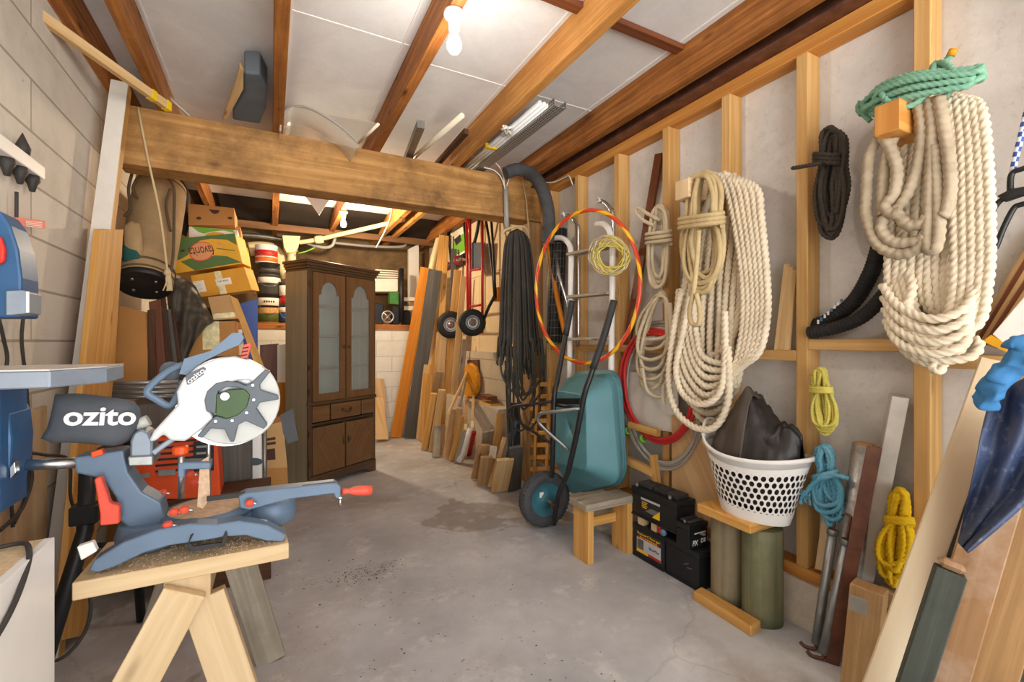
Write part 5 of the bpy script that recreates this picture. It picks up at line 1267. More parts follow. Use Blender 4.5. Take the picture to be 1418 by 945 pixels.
Ye = thing('rope_hank', 'bright yellow rope hank hung low beside the tall stud', 'rope', PX(1240, 818, x), 'coiled ropes on the stud wall')
mb = MB(); x = X0-.01
tn = [(1246+RR.uniform(-4, 4), 678+RR.uniform(0, 5), 1240+RR.uniform(-7, 5), 812-(k % 5)*10, 3+(k*5) % 14, 4+(k*9) % 29) for k in range(11)]
rope(mb, hank(tn, .0095, x, 19, jit=2, waist=.32, wpinch=.48), .0095); mb.build('coil', 'rope_yellow', Ye)
mb = MB(); wraps(mb, 1245, 722, 18, 4, .0095, x, .06, 2, tilt=2); mb.build('binding', 'rope_yellow', Ye)

# ---- long black hank hanging from the beam ----
BK = thing('rope_hank', 'long thick bundle of thin black rope hanging from the beam on a cord', 'rope', PY(718, 600, 3.35), 'coiled ropes on the stud wall')
mb = MB(); R = random.Random(31)
YK = 3.36
for k in range(58):
    a = R.uniform(0, 2*PI); q = math.sqrt(R.random()); dx, dy = q*math.cos(a), q*math.sin(a)
    ub = 719+dx*32; vb = 545+R.uniform(-40, 15)-abs(dx)*38
    P = [PY(716+dx*10, 317+abs(dx)*6, YK+dy*.03), PY(717+dx*19, 340, YK+dy*.06), PY(718+dx*25, 400, YK+dy*.08), PY(719+dx*29, 470, YK+dy*.09), PY(ub, vb-20, YK+dy*.09), PY(ub+R.uniform(-6, 6), vb, YK+dy*.09)]
    rope(mb, P, .0085, twisted=False, sub=4)
for k in range(7):
    u0 = R.uniform(690, 720); u1 = R.uniform(728, 755); v_ = R.uniform(545, 600)
    rope(mb, [PY(u0, 480, YK-.07), PY(u0+4, v_-25, YK-.08), PY((u0+u1)/2, v_, YK-.09), PY(u1, v_-30, YK-.07), PY(u1-2, 470, YK-.05)], .0085, twisted=False, sub=6)
for k in range(3): rope(mb, [PY(700+k*6, 500, YK-.03), PY(703+k*4, 580, YK-.02), PY(706+k*3, 650+k*9, YK-.02)], .0085, twisted=False)
mb.build('coil', 'rope_black', BK)
mb = MB(); mb.tube(smooth([PY(694, 330, YK-.05), PY(698, 320, YK-.07), PY(714, 314, YK-.08), PY(728, 316, YK-.07), PY(733, 330, YK-.04)], 5), .009, 8)
mb.tube([PY(733, 326, YK-.04), PY(729, 280, 3.4), PY(723, 246, 3.41)], .006, 6); mb.build('hanging_cord', 'twine', BK)
# ================= ladder, hoop, cord coil =================
sheet('navy_cloth', '#222c42', '#36466a', 3, '#8e9bb5', .55)
plain('sky_cloth', '#3a78ac', .8, mott=.18, scale=6, bmp=.25)
plain('teal', '#55878f', .5, mott=.14, scale=3)
plain('teal_dark', '#37707c', .5, mott=.2)
plain('black_paint', '#202122', .4, mott=.2)
plain('tyre', '#47484a', .8, mott=.2, scale=20, bmp=.2)
plain('hose_red', '#c22a2a', .45, mott=.05)
plain('wire_grey', '#a59d92', .5, mott=.1)
plain('cord_cream', '#d9cba6', .6, mott=.06)
LD = thing('boarding_ladder', 'white tubular ladder with wooden rungs and hooked top against the studs', 'ladder', PX(818, 515, 1.96))
xl = 1.96
MB().tube(smooth(pxs([(826, 311), (836, 311), (844, 320), (848, 340), (848, 400), (847, 470), (846, 560), (845, 640)], xl), 6), .02, 12).build('rail', 'white_plastic', LD)
MB().tube(smooth(pxs([(768, 330), (778, 330), (787, 337), (791, 352), (790, 400), (789, 470), (788, 560), (787, 640)], xl), 6), .02, 12).build('rail', 'white_plastic', LD)
for (ua, va), (ub, vb) in (((790, 353), (848, 341)), ((790, 412), (847, 406)), ((789, 470), (846, 469))):
    MB().beam(PX(ua, va, xl), PX(ub, vb, xl), .085, .02, up=(0, 0, 1)).build('rung', 'grey_wood', LD, bevel=.003)
CHL = thing('chrome_ladder', 'chrome hooked ladder tubes with white rope ends behind the white ladder', 'ladder', PX(825, 500, 2.03))
for pts in ([(829, 278), (838, 281), (846, 292), (849, 310), (849, 480)], [(780, 298), (790, 300), (799, 312), (801, 330), (801, 480)]):
    MB().tube(smooth(pxs(pts, 2.03), 6), .014, 10).build('rail', 'steel', CHL)
    k = MB()
    for j in range(5): k.tube(smooth([PX(pts[0][0]+RR.uniform(-3, 3), pts[0][1]+RR.uniform(-4, 4), 2.02+RR.uniform(-.03, .03)) for _ in range(5)], 4), .006, 6)
    k.build('rope_end', 'white_cable', CHL)
m, nt, b = newmat('hoop_stripe')
uv = nd(nt, 'ShaderNodeUVMap'); sx = nd(nt, 'ShaderNodeSeparateXYZ'); nt.links.new(uv.outputs[0], sx.inputs[0])
mu = nd(nt, 'ShaderNodeMath', operation='MULTIPLY_ADD'); nt.links.new(sx.outputs[0], mu.inputs[0]); mu.inputs[1].default_value = 4.5; nt.links.new(sx.outputs[1], mu.inputs[2])
fr_ = nd(nt, 'ShaderNodeMath', operation='FRACT'); nt.links.new(mu.outputs[0], fr_.inputs[0])
c_ = ramp(nt, fr_.outputs[0], [(.60, srgb('#cf4524')), (.62, srgb('#e8b41e'))]); nt.links.new(c_, b.inputs['Base Color']); b.inputs['Roughness'].default_value = .3
hp = []
for k in range(48):
    a = 2*PI*k/48; u = 814.5+72*math.cos(a)+4*math.sin(a); v = 397-106*math.sin(a)
    hp.append(PX(u, v, lerp(1.70, 1.86, .5+.5*math.cos(a))))
tag(MB().tube(hp, .0125, 12, closed=True).build('hula_hoop', 'hoop_stripe'), 'big orange and yellow spiral striped hoop hung in front of the ladder', 'hoop')
mb = MB(); R = random.Random(2)
mats = ['rope_lime', 'cord_cream']
for k in range(13):
    rx = R.uniform(16, 28); ry = R.uniform(15, 26); cu_ = 846+R.uniform(-4, 4); cv_ = 355+R.uniform(-4, 4); ph = R.uniform(0, 6)
    mb.tube([PX(cu_+rx*math.cos(a+ph)+R.uniform(-1, 1), cv_+ry*math.sin(a+ph)+R.uniform(-1, 1), 1.87+R.uniform(-.012, .012)) for a in np.linspace(0, 2*PI, 30, endpoint=False)], .0042, 6, closed=True, m=0 if k % 3 else 1)
tag(mb.build('cord_coil', mats), 'tangled lime and cream thin cord coil hung on the white ladder', 'cord')
# fat grey foam hose, orange strip, mesh roll, metal shaft
tag(MB().tube(smooth([PY(700, 240, 3.30), PY(716, 235, 3.28), PY(735, 241, 3.2), PX(751, 262, 1.86), PX(760, 300, 1.88), PX(758, 336, 1.9)], 7), .05, 16).build('foam_hose', 'tyre'), 'thick dark grey hose arching over the right end of the big beam', 'hose')
tag(MB().tube(smooth(pxs([(747, 262), (752, 300), (761, 350), (771, 410), (783, 465)], 1.97), 6), .02, 6).build('orange_batten', 'orange_wood'), 'thin orange batten behind the hoop', 'batten')
ms = MB(); c0, c1 = PX(768, 475, 2.0), PX(774, 318, 2.02); ms.tube([c0, c1], .06, 20)
ml = ms.build('mesh_roll', 'soft_black'); tag(ml, 'roll of black garden mesh standing behind the hoop', 'mesh roll')
gm = MB()
for k in range(16):
    z = lerp(c0.z, c1.z, k/15); p = c0.lerp(c1, k/15)
    gm.tube([p+V((.064*math.cos(a), .064*math.sin(a), 0)) for a in np.linspace(0, 2*PI, 18, endpoint=False)], .0025, 4, closed=True)
for k in range(14):
    a = 2*PI*k/14; o = V((.064*math.cos(a), .064*math.sin(a), 0)); gm.rod(c0+o, c1+o, .0025, 4)
gm.build('mesh_wires', 'dull_steel', ml)
tag(MB().tube([PX(769, 352, 1.93), PX(775, 385, 1.92), PX(786, 424, 1.92)], .012, 10).build('metal_shaft', 'steel'), 'shiny metal shaft with pale end behind the left ladder rail', 'shaft')

# ================= wheelbarrow =================
WB = thing('wheelbarrow', 'teal wheelbarrow stood upright on its nose, underside facing the room', 'wheelbarrow', V((1.75, 2.55, 0)))
def rr_loop(pts, n=6, rad=.28):
    """rounded polygon (3-D corner points)"""
    P = [V(p) for p in pts]; out = []; N = len(P)
    for i in range(N):
        a, b_, c = P[i-1], P[i], P[(i+1) % N]
        p0 = b_.lerp(a, rad); p1 = b_.lerp(c, rad)
        for k in range(n):
            t_ = k/(n-1); out.append((1-t_)**2*p0+2*t_*(1-t_)*b_+t_**2*p1)
    return out
rim = rr_loop([PX(792, 517, 1.93), PX(858, 515, 1.93), PX(867, 668, 1.93), PX(797, 682, 1.93)], 7, .22)
mid = rr_loop([PX(780, 524, 1.80), PX(846, 524, 1.83), PX(858, 668, 1.82), PX(786, 685, 1.79)], 7, .15)
bot = rr_loop([PX(771, 541, 1.64), PX(811, 548, 1.67), PX(813, 652, 1.66), PX(768, 640, 1.63)], 7, .10)
cen = sum(bot, V((0, 0, 0)))/len(bot)
out_ = [p+(p-sum(rim, V((0, 0, 0)))/len(rim)).normalized()*.012 for p in rim]
rows = [[p+V((.006, 0, 0)) for p in out_], [p-V((.01, 0, 0)) for p in out_], rim]+[[r.lerp(m_, t_) for r, m_ in zip(rim, mid)] for t_ in (.5, 1)]+[[r.lerp(m_, t_) for r, m_ in zip(mid, bot)] for t_ in (.03, .5, .97, 1)]+[[p.lerp(cen, .03) for p in bot], [p.lerp(cen, .6) for p in bot], [p.lerp(cen, .995) for p in bot]]
tb = MB().grid(rows, close=True); tb.build('tub', 'teal', WB, solid=.006)
hA = smooth([PX(792, 417, 1.74), PX(785, 455, 1.70), PX(773, 520, 1.60), PX(768, 545, 1.56), PX(766, 590, 1.55), PX(765, 640, 1.56), PX(764, 660, 1.58)], 6)
hB = smooth([PX(850, 417, 1.74), PX(838, 460, 1.68), PX(818, 520, 1.60), PX(809, 548, 1.57), PX(800, 595, 1.56), PX(790, 640, 1.56), PX(785, 658, 1.57), PX(774, 685, 1.58), PX(769, 710, 1.60), PX(767, 726, 1.62)], 6)
for h in (hA, hB):
    o = MB().tube(h, .0165, 12).build('frame_tube', 'black_paint', WB)
    n_ = max(2, int(len(h)*.22)); MB().tube(h[:n_], .0205, 12).build('hand_grip', 'soft_black', o)
MB().tube([PX(766, 560, 1.56), PX(803, 566, 1.57)], .012, 8).build('cross_brace', 'black_paint', WB)
MB().beam(PX(770, 556, 1.60), PX(804, 556, 1.61), .03, .035).build('tub_bracket', 'black_paint', WB)
MB().tube(smooth([PX(803, 566, 1.55), PX(770, 570, 1.45), PX(750, 573, 1.40), PX(745, 580, 1.40), PX(752, 592, 1.43), PX(788, 624, 1.55)], 4), .011, 8).build('stand_leg', 'dull_steel', WB)
MB().tube(smooth([PX(766, 556, 1.56), PX(735, 560, 1.46), PX(712, 563, 1.42), PX(704, 570, 1.42), PX(712, 580, 1.44), PX(765, 616, 1.56)], 4), .009, 8).build('stand_leg', 'black_paint', WB)
wc = V((1.635, 2.64, .186)); ax = V((0.06, 1, 0)).normalized()
tw = MB().lathe([(.112, -.03), (.135, -.042), (.165, -.04), (.182, -.022), (.186, 0), (.182, .022), (.165, .04), (.135, .042), (.112, .03)], wc, ax, 40).build('wheel', 'tyre', WB)
tr = MB()
for k in range(40):
    a = 2*PI*k/40; d_, s_, u_ = frame_of(ax); p = wc+(s_*math.cos(a)+u_*math.sin(a))*.181; t_ = (-s_*math.sin(a)+u_*math.cos(a))
    for sg in (-1, 1): tr.beam(p+ax*.012*sg-t_*.003, p+ax*.034*sg+t_*.004-(p-wc).normalized()*.006, .009, .008, up=(p-wc))
tr.build('tread', 'tyre', tw)
MB().lathe([(.116, -.028), (.105, -.026), (.09, -.012), (.05, -.016), (.035, -.03), (.0001, -.03)], wc, ax, 32).build('wheel_hub', 'teal_dark', tw)
MB().lathe([(.116, .028), (.105, .026), (.09, .012), (.05, .016), (.035, .03), (.0001, .03)], wc, ax, 32).build('wheel_hub', 'teal_dark', tw)
MB().rod(wc-ax*.17, wc+ax*.15, .011, 12).build('axle', 'dull_steel', tw)
MB().beam(wc-ax*.13+V((-.02, 0, 0)), wc-ax*.13+V((.05, .0, .0)), .012, .05).build('axle_bracket', 'rust_steel', WB, bevel=.002)
MB().box(wc-ax*.021+V((-.035, 0, .035)), (.03, .002, .035)).build('sticker', 'white_plastic', tw)
# lattice panel
T_ = MB(); X_ = 2.0
for k in range(8):
    v = 533+k*16.8; o = -k*1.2
    T_.beam(PX(733+o*.6, v, X_), PX(768+o*.3, v-1, X_), .008, .035, up=(0, 0, 1))
for u in (745, 762): T_.beam(PX(u, 524, X_-.01), PX(u-7, 690, X_-.01), .035, .008, up=(1, 0, 0))
tag(T_.build('lattice_panel', 'gold_pine'), 'pine lattice panel standing behind the wheelbarrow', 'lattice')

# ================= step stool =================
ST = thing('step_stool', 'small wooden step stool with weathered grey top beside the batteries', 'stool', V((1.73, 2.13, 0)))
MB().box2((1.545, 2.055, .297), (1.90, 2.205, .337)).build('seat', 'grey_wood', ST, bevel=.004)
MB().box2((1.56, 2.06, 0), (1.60, 2.20, .2965)).build('leg', 'gold_pine', ST, bevel=.002)
MB().box2((1.845, 2.06, 0), (1.885, 2.20, .2965)).build('leg', 'gold_pine', ST, bevel=.002)
MB().box2((1.601, 2.16, .16), (1.844, 2.185, .215)).build('stretcher', 'gold_pine', ST, bevel=.002)

# ================= batteries =================
plain('battery_black', '#1d1f22', .42, mott=.2, scale=10)
plain('battery_top', '#3a3a3a', .55, mott=.4, scale=14)
plain('lead', '#8b8a86', .5, metal=.5, mott=.2)
plain('label_silver', '#c2c4c4', .4, mott=.1)
plain('label_yellow', '#f0c419', .5, mott=.03)
def battery(lo, hi, label, terminals=True, lip=True):
    lo, hi = V(lo), V(hi)
    t = thing('car_battery', label, 'battery', V(((lo.x+hi.x)/2, (lo.y+hi.y)/2, lo.z)), 'old batteries by the wall')
    MB().box2(lo, (hi.x, hi.y, hi.z-.03)).build('case', 'battery_black', t, bevel=.004, seg=2)
    MB().box2((lo.x-.003, lo.y-.003, hi.z-.0295), (hi.x+.003, hi.y+.003, hi.z)).build('lid', 'battery_black', t, bevel=.004, seg=2)
    if lip: MB().box2((lo.x-.006, lo.y, lo.z), (lo.x-.0005, hi.y, lo.z+.012)).build('base_lip', 'battery_black', t, bevel=.002)
    return t
def lblX(t, x, y0, y1, z0, z1, m, name, d=.001): return MB().box2((x-d, min(y0, y1), z0), (x, max(y0, y1), z1)).build(name, m, t)
def lblY(t, y, x0, x1, z0, z1, m, name, d=.001): return MB().box2((x0, y-d, z0), (x1, y, z1)).build(name, m, t)
rX, rY = V((0, -1, 0)), V((1, 0, 0))       # reading directions on faces looking to -X and -Y
B1 = battery((1.88, 1.812, 0), (2.035, 2.05, .188), 'black battery with red, yellow and silver label, lower left of the four')
x = 1.88
lblX(B1, x, 2.02, 1.835, .035, .155, 'label_silver', 'label_sheet'); lblX(B1, x-.001, 2.02, 1.835, .118, .155, 'soft_black', 'label_head', .0006)
text('SuperCharge', V((x-.002, 1.928, .142)), rX, (0, 0, 1), .016, 'label_yellow', B1, 'label_lettering', width=.175, bold=.01)
lblX(B1, x-.0016, 2.01, 1.845, .120, .131, 'label_red', 'red_strip', .0006)
text('BATTERIES', V((x-.003, 1.925, .1255)), rX, (0, 0, 1), .008, 'label_yellow', B1, 'label_lettering', width=.13)
text('SilverPlus', V((x-.002, 1.885, .085)), rX, (0, 0, 1), .016, 'dark_grey_plastic', B1, 'label_lettering', width=.075)
lblX(B1, x-.001, 2.02, 1.93, .035, .05, 'label_yellow', 'yellow_strip', .0006); lblX(B1, x-.001, 1.928, 1.835, .035, .05, 'label_red', 'red_strip', .0006)
lblX(B1, x-.001, 2.015, 1.965, .055, .11, 'dull_steel', 'label_picture', .0006)
B2 = battery((1.885, 1.588, 0), (2.045, 1.806, .192), 'plain black battery without a label, lower right of the four')
for k in range(2): MB().beam((1.8835, 1.68-.02*k, .10-.01*k), (1.8835, 1.65-.02*k, .115-.02*k), .002, .004).build('scuff', 'lead', B2)
# spacer blocks
tag(MB().box2((1.885, 1.975, .189), (1.93, 2.02, .236)).build('spacer_block', 'fresh_pine', bevel=.002), 'left pale wooden spacer block between the stacked batteries', 'block')
tag(MB().box2((1.885, 1.875, .189), (1.93, 1.915, .236)).build('spacer_block', 'fresh_pine', bevel=.002), 'right pale wooden spacer block between the stacked batteries', 'block')
sp_ = MB(); sp_.box2((1.885, 1.84, .189), (1.925, 1.87, .234)); so = sp_.build('red_cap', 'hose_red', bevel=.006, seg=2); tag(so, 'small red and blue cap beside the right spacer block', 'cap')
MB().lathe([(.0001, 0), (.018, 0), (.02, .01), (.014, .02), (.0001, .022)], (1.892, 1.825, .21), (-1, -.3, 0), 14).build('blue_end', 'saw_blue', so)
B3 = battery((1.88, 1.728, .2365), (2.02, 2.062, .40), 'long black battery with yellow and silver label, stacked on the lower left one')
lblX(B3, 1.88, 1.985, 1.84, .265, .355, 'soft_black', 'label_sheet'); lblX(B3, 1.879, 1.985, 1.84, .343, .355, 'label_silver', 'label_head', .0006)
for k in range(4): lblX(B3, 1.879, 1.978, 1.935+.006*(k % 2), .329-.010*k, .333-.010*k, 'label_yellow', 'print_line', .0006)
MB().prism([V((1.8783, 1.90, .266)), V((1.8783, 1.842, .266)), V((1.8783, 1.842, .315))], (.0006, 0, 0)).build('gold_wedge', 'label_yellow', B3)
MB().prism([V((1.8785, 1.95, .285)), V((1.8785, 1.85, .275)), V((1.8785, 1.85, .31)), V((1.8785, 1.91, .31))], (.0005, 0, 0)).build('silver_wedge', 'lead', B3)
for (y0, y1) in ((1.75, 1.83), (1.835, 1.93), (1.94, 2.045)):
    MB().box2((1.915, y0, .4005), (2.0, y1, .425)).build('vent_cover', 'battery_top', B3, bevel=.004, seg=2)
for y in (1.79, 2.04): MB().cyl((1.90, y, .40), .009, .016, n=14).build('terminal', 'lead', B3)
B4 = battery((1.865, 1.632, .193), (2.0, 1.715, .318), 'small black battery with white print on its end, stacked on the plain one', lip=False)
y = 1.632
for k in range(9): lblY(B4, y, 1.905+.0095*k, 1.912+.0095*k, .265, .271, 'white_ink', 'print_mark')
for k in range(3): lblY(B4, y, 1.945+.012*k, 1.985, .258-.006*k, .2605-.006*k, 'white_ink', 'print_line')
text('PX', V((1.91, y-.0015, .222)), rY, (0, 0, 1), .026, 'white_ink', B4, 'end_lettering', width=.042, bold=.02, shear=.2)
for k in range(2): lblY(B4, y, 1.952+.02*k, 1.966+.02*k, .215, .237, 'white_ink', 'symbol')
lblY(B4, y-.0005, 1.956, 1.962, .219, .232, 'soft_black', 'symbol', .0008)
for y0 in (1.642, 1.682): MB().box2((1.885, y0, .3185), (1.985, y0+.028, .328)).build('terminal_cover', 'battery_top', B4, bevel=.003)
for xx in (1.88, 1.985): MB().cyl((xx, 1.672, .318), .006, .012, n=12).build('terminal', 'lead', B4)

# ================= logs, planks and the laundry basket =================
def log(c, r, h, m, label, seed):
    R = random.Random(seed); n = 28; rows = []
    for k in range(9):
        z = h*k/8; rows.append([V((c[0]+(r*(1+.025*math.sin(3*2*PI*j/n+seed)+R.uniform(-.008, .008)))*math.cos(2*PI*j/n), c[1]+r*(1+.025*math.sin(3*2*PI*j/n+seed))*math.sin(2*PI*j/n), z)) for j in range(n)])
    mb = MB(); i0 = len(mb.v); mb.grid(rows, close=True)
    # grain along the log
    for fi, f in enumerate(mb.f):
        mb.uv[fi] = [(mb.v[i][2], math.atan2(mb.v[i][1]-c[1], mb.v[i][0]-c[0])*r+3) for i in f]
    mb.face([8*n+k for k in range(n)], [(rows[8][k].x, rows[8][k].y) for k in range(n)]); mb.face([k for k in range(n)][::-1])
    return tag(mb.build('log_post', m), label, 'log')
log((1.955, 1.475), .079, .42, 'grey_log', 'grey weathered log post under the left part of the basket plank', 3)
log((1.955, 1.305), .083, .42, 'treated_log', 'green treated log post under the laundry basket', 5)
tag(MB().prism([(1.815, 1.262, .421), (1.99, 1.262, .421), (2.02, 1.545, .421), (1.83, 1.555, .421)], (0, 0, .042)).build('seat_plank', 'gold_pine', bevel=.004), 'pine plank lying on the two logs under the laundry basket', 'plank')
tag(MB().prism([(1.795, 1.245, 0), (1.868, 1.25, 0), (1.87, 1.56, 0), (1.80, 1.55, 0)], (0, 0, .045)).build('floor_plank', 'gold_pine', bevel=.004), 'pine plank lying on the floor in front of the logs', 'plank')
def basket_mat():
    m, nt, b = newmat('basket_plastic')
    uv = nd(nt, 'ShaderNodeUVMap'); s = nd(nt, 'ShaderNodeSeparateXYZ'); nt.links.new(uv.outputs[0], s.inputs[0])
    def mth(op, a, b_=None, c=None):
        n = nd(nt, 'ShaderNodeMath', operation=op)
        for i, q in enumerate((a, b_, c)):
            if q is None: continue
            if hasattr(q, 'is_linked'): nt.links.new(q, n.inputs[i])
            else: n.inputs[i].default_value = q
        return n.outputs[0]
    U = mth('MULTIPLY', s.outputs[0], 42.); Vv = mth('MULTIPLY', s.outputs[1], 9.)
    row = mth('FLOOR', Vv); half = mth('MULTIPLY', mth('MODULO', row, 2.), .5)
    fu = mth('SUBTRACT', mth('FRACT', mth('ADD', U, half)), .5); fv = mth('SUBTRACT', mth('FRACT', Vv), .5)
    d2 = mth('ADD', mth('MULTIPLY', mth('MULTIPLY', fu, fu), 8.6), mth('MULTIPLY', mth('MULTIPLY', fv, fv), 5.4))
    hole = mth('LESS_THAN', d2, 1.)
    okr = mth('MULTIPLY', mth('GREATER_THAN', s.outputs[1], .2), mth('LESS_THAN', s.outputs[1], .9))
    al = mth('SUBTRACT', 1., mth('MULTIPLY', hole, okr))
    nt.links.new(al, b.inputs['Alpha']); b.inputs['Base Color'].default_value = srgb('#f1efea'); b.inputs['Roughness'].default_value = .35
basket_mat()
LB = thing('laundry_basket', 'white plastic laundry basket with round holes on the plank', 'laundry basket', V((1.945, 1.335, .463)))
bc = V((1.945, 1.335, .463)); n = 72
def bring(f, z):
    a_ = lerp(.155, .232, f); b_ = lerp(.105, .150, f)
    return [bc+V((b_*math.cos(2*PI*k/n), a_*math.sin(2*PI*k/n), z(2*PI*k/n) if callable(z) else z)) for k in range(n)]
rimz = lambda a: .285+(.06*abs(math.sin(a))**2.2 if math.sin(a) > 0 else .028*abs(math.sin(a))**2.2)
mb = MB(); R_ = [[] for _ in range(13)]
rows = []
for k in range(13):
    f = k/12; rows.append([p for p in bring(f, (lambda a, f=f: f*(rimz(a)-.045)))])
i0 = mb.add([p for r in rows for p in r])
for a in range(12):
    for k in range(n):
        k2 = (k+1) % n; mb.face((i0+a*n+k, i0+a*n+k2, i0+(a+1)*n+k2, i0+(a+1)*n+k), [(k/n, a/12), ((k+1)/n, a/12), ((k+1)/n, (a+1)/12), (k/n, (a+1)/12)], 0, True)
mb.build('perforated_wall', 'basket_plastic', LB)
mb = MB(); mb.grid([bring(1, lambda a: rimz(a)-.045), [p+(V((p.x, p.y, 0))-V((bc.x, bc.y, 0)))*.03 for p in bring(1, lambda a: rimz(a)-.005)], [p+(V((p.x, p.y, 0))-V((bc.x, bc.y, 0)))*.07 for p in bring(1, lambda a: rimz(a)-.003)], [p+(V((p.x, p.y, 0))-V((bc.x, bc.y, 0)))*.075 for p in bring(1, lambda a: rimz(a)-.02)]], close=True)
mb.build('rim', 'white_plastic', LB, solid=.003)
mb = MB(); mb.grid([bring(0, .03), bring(0, .001), [p*.3+bc*.7 for p in bring(0, .001)], [p*.01+bc*.99 for p in bring(0, .001)]], close=True); mb.build('bottom', 'white_plastic', LB)
for sg in (1,):
    hb = [bc+V((lerp(.155, .155, 0)*math.cos(a)*1.03, sg*.236*math.sin(a)*1.03, rimz(a*sg)+.055*math.sin((a-PI/2+.55)/1.1*PI))) for a in np.linspace(PI/2-.55, PI/2+.55, 14)]
    MB().tube(hb, .0085, 8).build('handle', 'white_plastic', LB)
plain('bin_bag', '#2a2726', .36, mott=.3, scale=9, spec=.45, bmp=.5)
plain('bag_brown', '#4a4038', .6, mott=.3, scale=5, bmp=.3)
from mathutils import noise as mnoise
def crumple(y0, y1, hfun, m, name, parent, seed, lift=0.0):
    """crumpled sheet heaped over part of the basket opening; y runs along the basket's long axis (-1 right .. 1 left)"""
    R = random.Random(seed); rows = []; ny, nx = 26, 22
    for i in range(ny):
        s_ = lerp(y0, y1, i/(ny-1)); half = math.sqrt(max(.02, 1-min(1, abs(s_))**2.2)); row = []
        for j in range(nx):
            q_ = lerp(-1, 1, j/(nx-1)); dome = max(0, 1-abs(q_)**2.4)
            edge = (j in (0, nx-1)); jz = 0 if edge else .055*abs(mnoise.noise(V((s_*2.3+seed, q_*2.0, 0))))+.03*abs(mnoise.noise(V((s_*6+seed, q_*5.0, 3))))-.025
            row.append(bc+V((.138*half*q_+(0), .212*s_+(0), .235+lift+hfun(s_, q_)*dome*1.42+jz)))
        rows.append(row)
    return MB().grid(rows).build(name, m, parent, solid=.002)
def pw(x, pts):
    for (x0, y0_), (x1, y1_) in zip(pts, pts[1:]):
        if x <= x1: return lerp(y0_, y1_, (x-x0)/(x1-x0))
    return pts[-1][1]
liner = []
for s_, z in ((.5, .006), (.92, .02), (.95, .12), (.95, .2), (.93, .25), (.5, .262), (.01, .262)):
    f = min(1, z/.28); liner.append([bc+V((lerp(.105, .150, f)*.94*s_*math.cos(2*PI*k/n), lerp(.155, .232, f)*.94*s_*math.sin(2*PI*k/n), z)) for k in range(n)])
bg_ = MB().grid(liner, close=True).build('rubbish_bag', 'bin_bag'); tag(bg_, 'crumpled dark plastic bag stuffed into the white laundry basket', 'bag')
crumple(-.12, .98, lambda s_, q_: pw(s_, [(-.2, .20), (.02, .245), (.3, .18), (.7, .10), (1, .03)])*(1-.15*q_), 'bag_brown', 'brown_fold', bg_, 3)
crumple(-1.0, -.05, lambda s_, q_: pw(s_, [(-1, .10), (-.85, .125), (-.5, .13), (-.3, .17), (0, .235)])*(1+.1*q_), 'bin_bag', 'black_fold', bg_, 8, .004)
# ================= coils of hose and wire, boards behind the batteries =================
def ringcoil(cu, cv, rx, ry, n_, r, x, seed, tilt=0, spread=3):
    R = random.Random(seed); mb = MB()
    P = []
    for k in range(n_*16):
        a = 2*PI*k/16; kk = k//16
        P.append(PX(cu+(rx+spread*math.sin(kk*2.4))*math.cos(a)+tilt*math.sin(a)+R.uniform(-.6, .6), cv-(ry+spread*math.cos(kk*1.7))*math.sin(a)+R.uniform(-.6, .6), x-.008*(kk % 3)))
    return mb.tube(smooth(P, 4), r, 8)
rc = ringcoil(912, 535, 50, 76, 3, .0115, 2.02, 5, -6); ro = rc.build('hose_coil', 'hose_red'); tag(ro, 'coil of red hose with green tape bands behind the cream rope', 'hose')
for u, v in ((869, 597), (890, 608)): MB().lathe([(.016, -.012), (.024, -.012), (.024, .012), (.016, .012)], PX(u, v, 2.01), (0, 1, -.5), 12).build('tape_band', 'banana_lime', ro)
tag(ringcoil(918, 548, 55, 98, 7, .0062, 2.035, 6, -6, 5).build('wire_coil', 'wire_grey'), 'big coil of grey cable hanging around the red hose', 'cable')
tag(MB().beam(PX(868, 480, 2.075), PX(913, 213, 2.12), .06, .018, up=(1, 0, 0)).build('hardwood_board', 'red_brown_wood'), 'dark red-brown board leaning between the studs left of the ropes', 'board')
def slabx(pts, x, th, m, label, name, cat='board', group=None, xtop=None, bevel=.001):
    """flat sheet in the plane X=x (or leaning to X=xtop at its top)"""
    vs = [p[1] for p in pts]; v0, v1 = max(vs), min(vs); P = []
    for u, v in pts:
        f = (v0-v)/(v0-v1); P.append(PX(u, v, x if xtop is None else lerp(x, xtop, f)))
    return tag(MB().prism(P, (th, 0, 0)).build(name, m, bevel=bevel), label, cat, group)
slabx([(930, 575), (1003, 590), (1003, 745), (930, 700)], 2.035, .012, 'plywood', 'brown plywood sheet leaning behind the batteries', 'plywood_sheet')
slabx([(868, 515), (938, 520), (938, 600), (872, 590)], 2.05, .01, 'grey_white_paint', 'pale grey panel behind the red hose coil', 'grey_sheet', 'sheet')
T_ = thing('rough_trestle', 'rough pine frame pieces behind the wheelbarrow and stool', 'frame', PX(890, 690, 2.0))
MB().beam(PX(866, 636, 2.0), PX(905, 655, 2.0), .03, .045).build('rail', 'gold_pine', T_); MB().beam(PX(872, 588, 2.0), PX(912, 600, 2.0), .03, .04).build('rail', 'gold_pine', T_)
MB().beam(PX(905, 630, 2.01), PX(912, 690, 2.01), .04, .03).build('upright', 'gold_pine', T_)
for k, (ua, ub) in enumerate(((1090, 1076), (1096, 1083), (1101, 1090))):
    tag(MB().beam(PX(ub, 485, 2.075), PX(ua, 366+k*4, 2.10), .022, .012, up=(1, 0, 0)).build('pine_strip', 'pine'), ['left', 'middle', 'right'][k]+' of the three thin pine strips left of the black rope stud', 'strip')
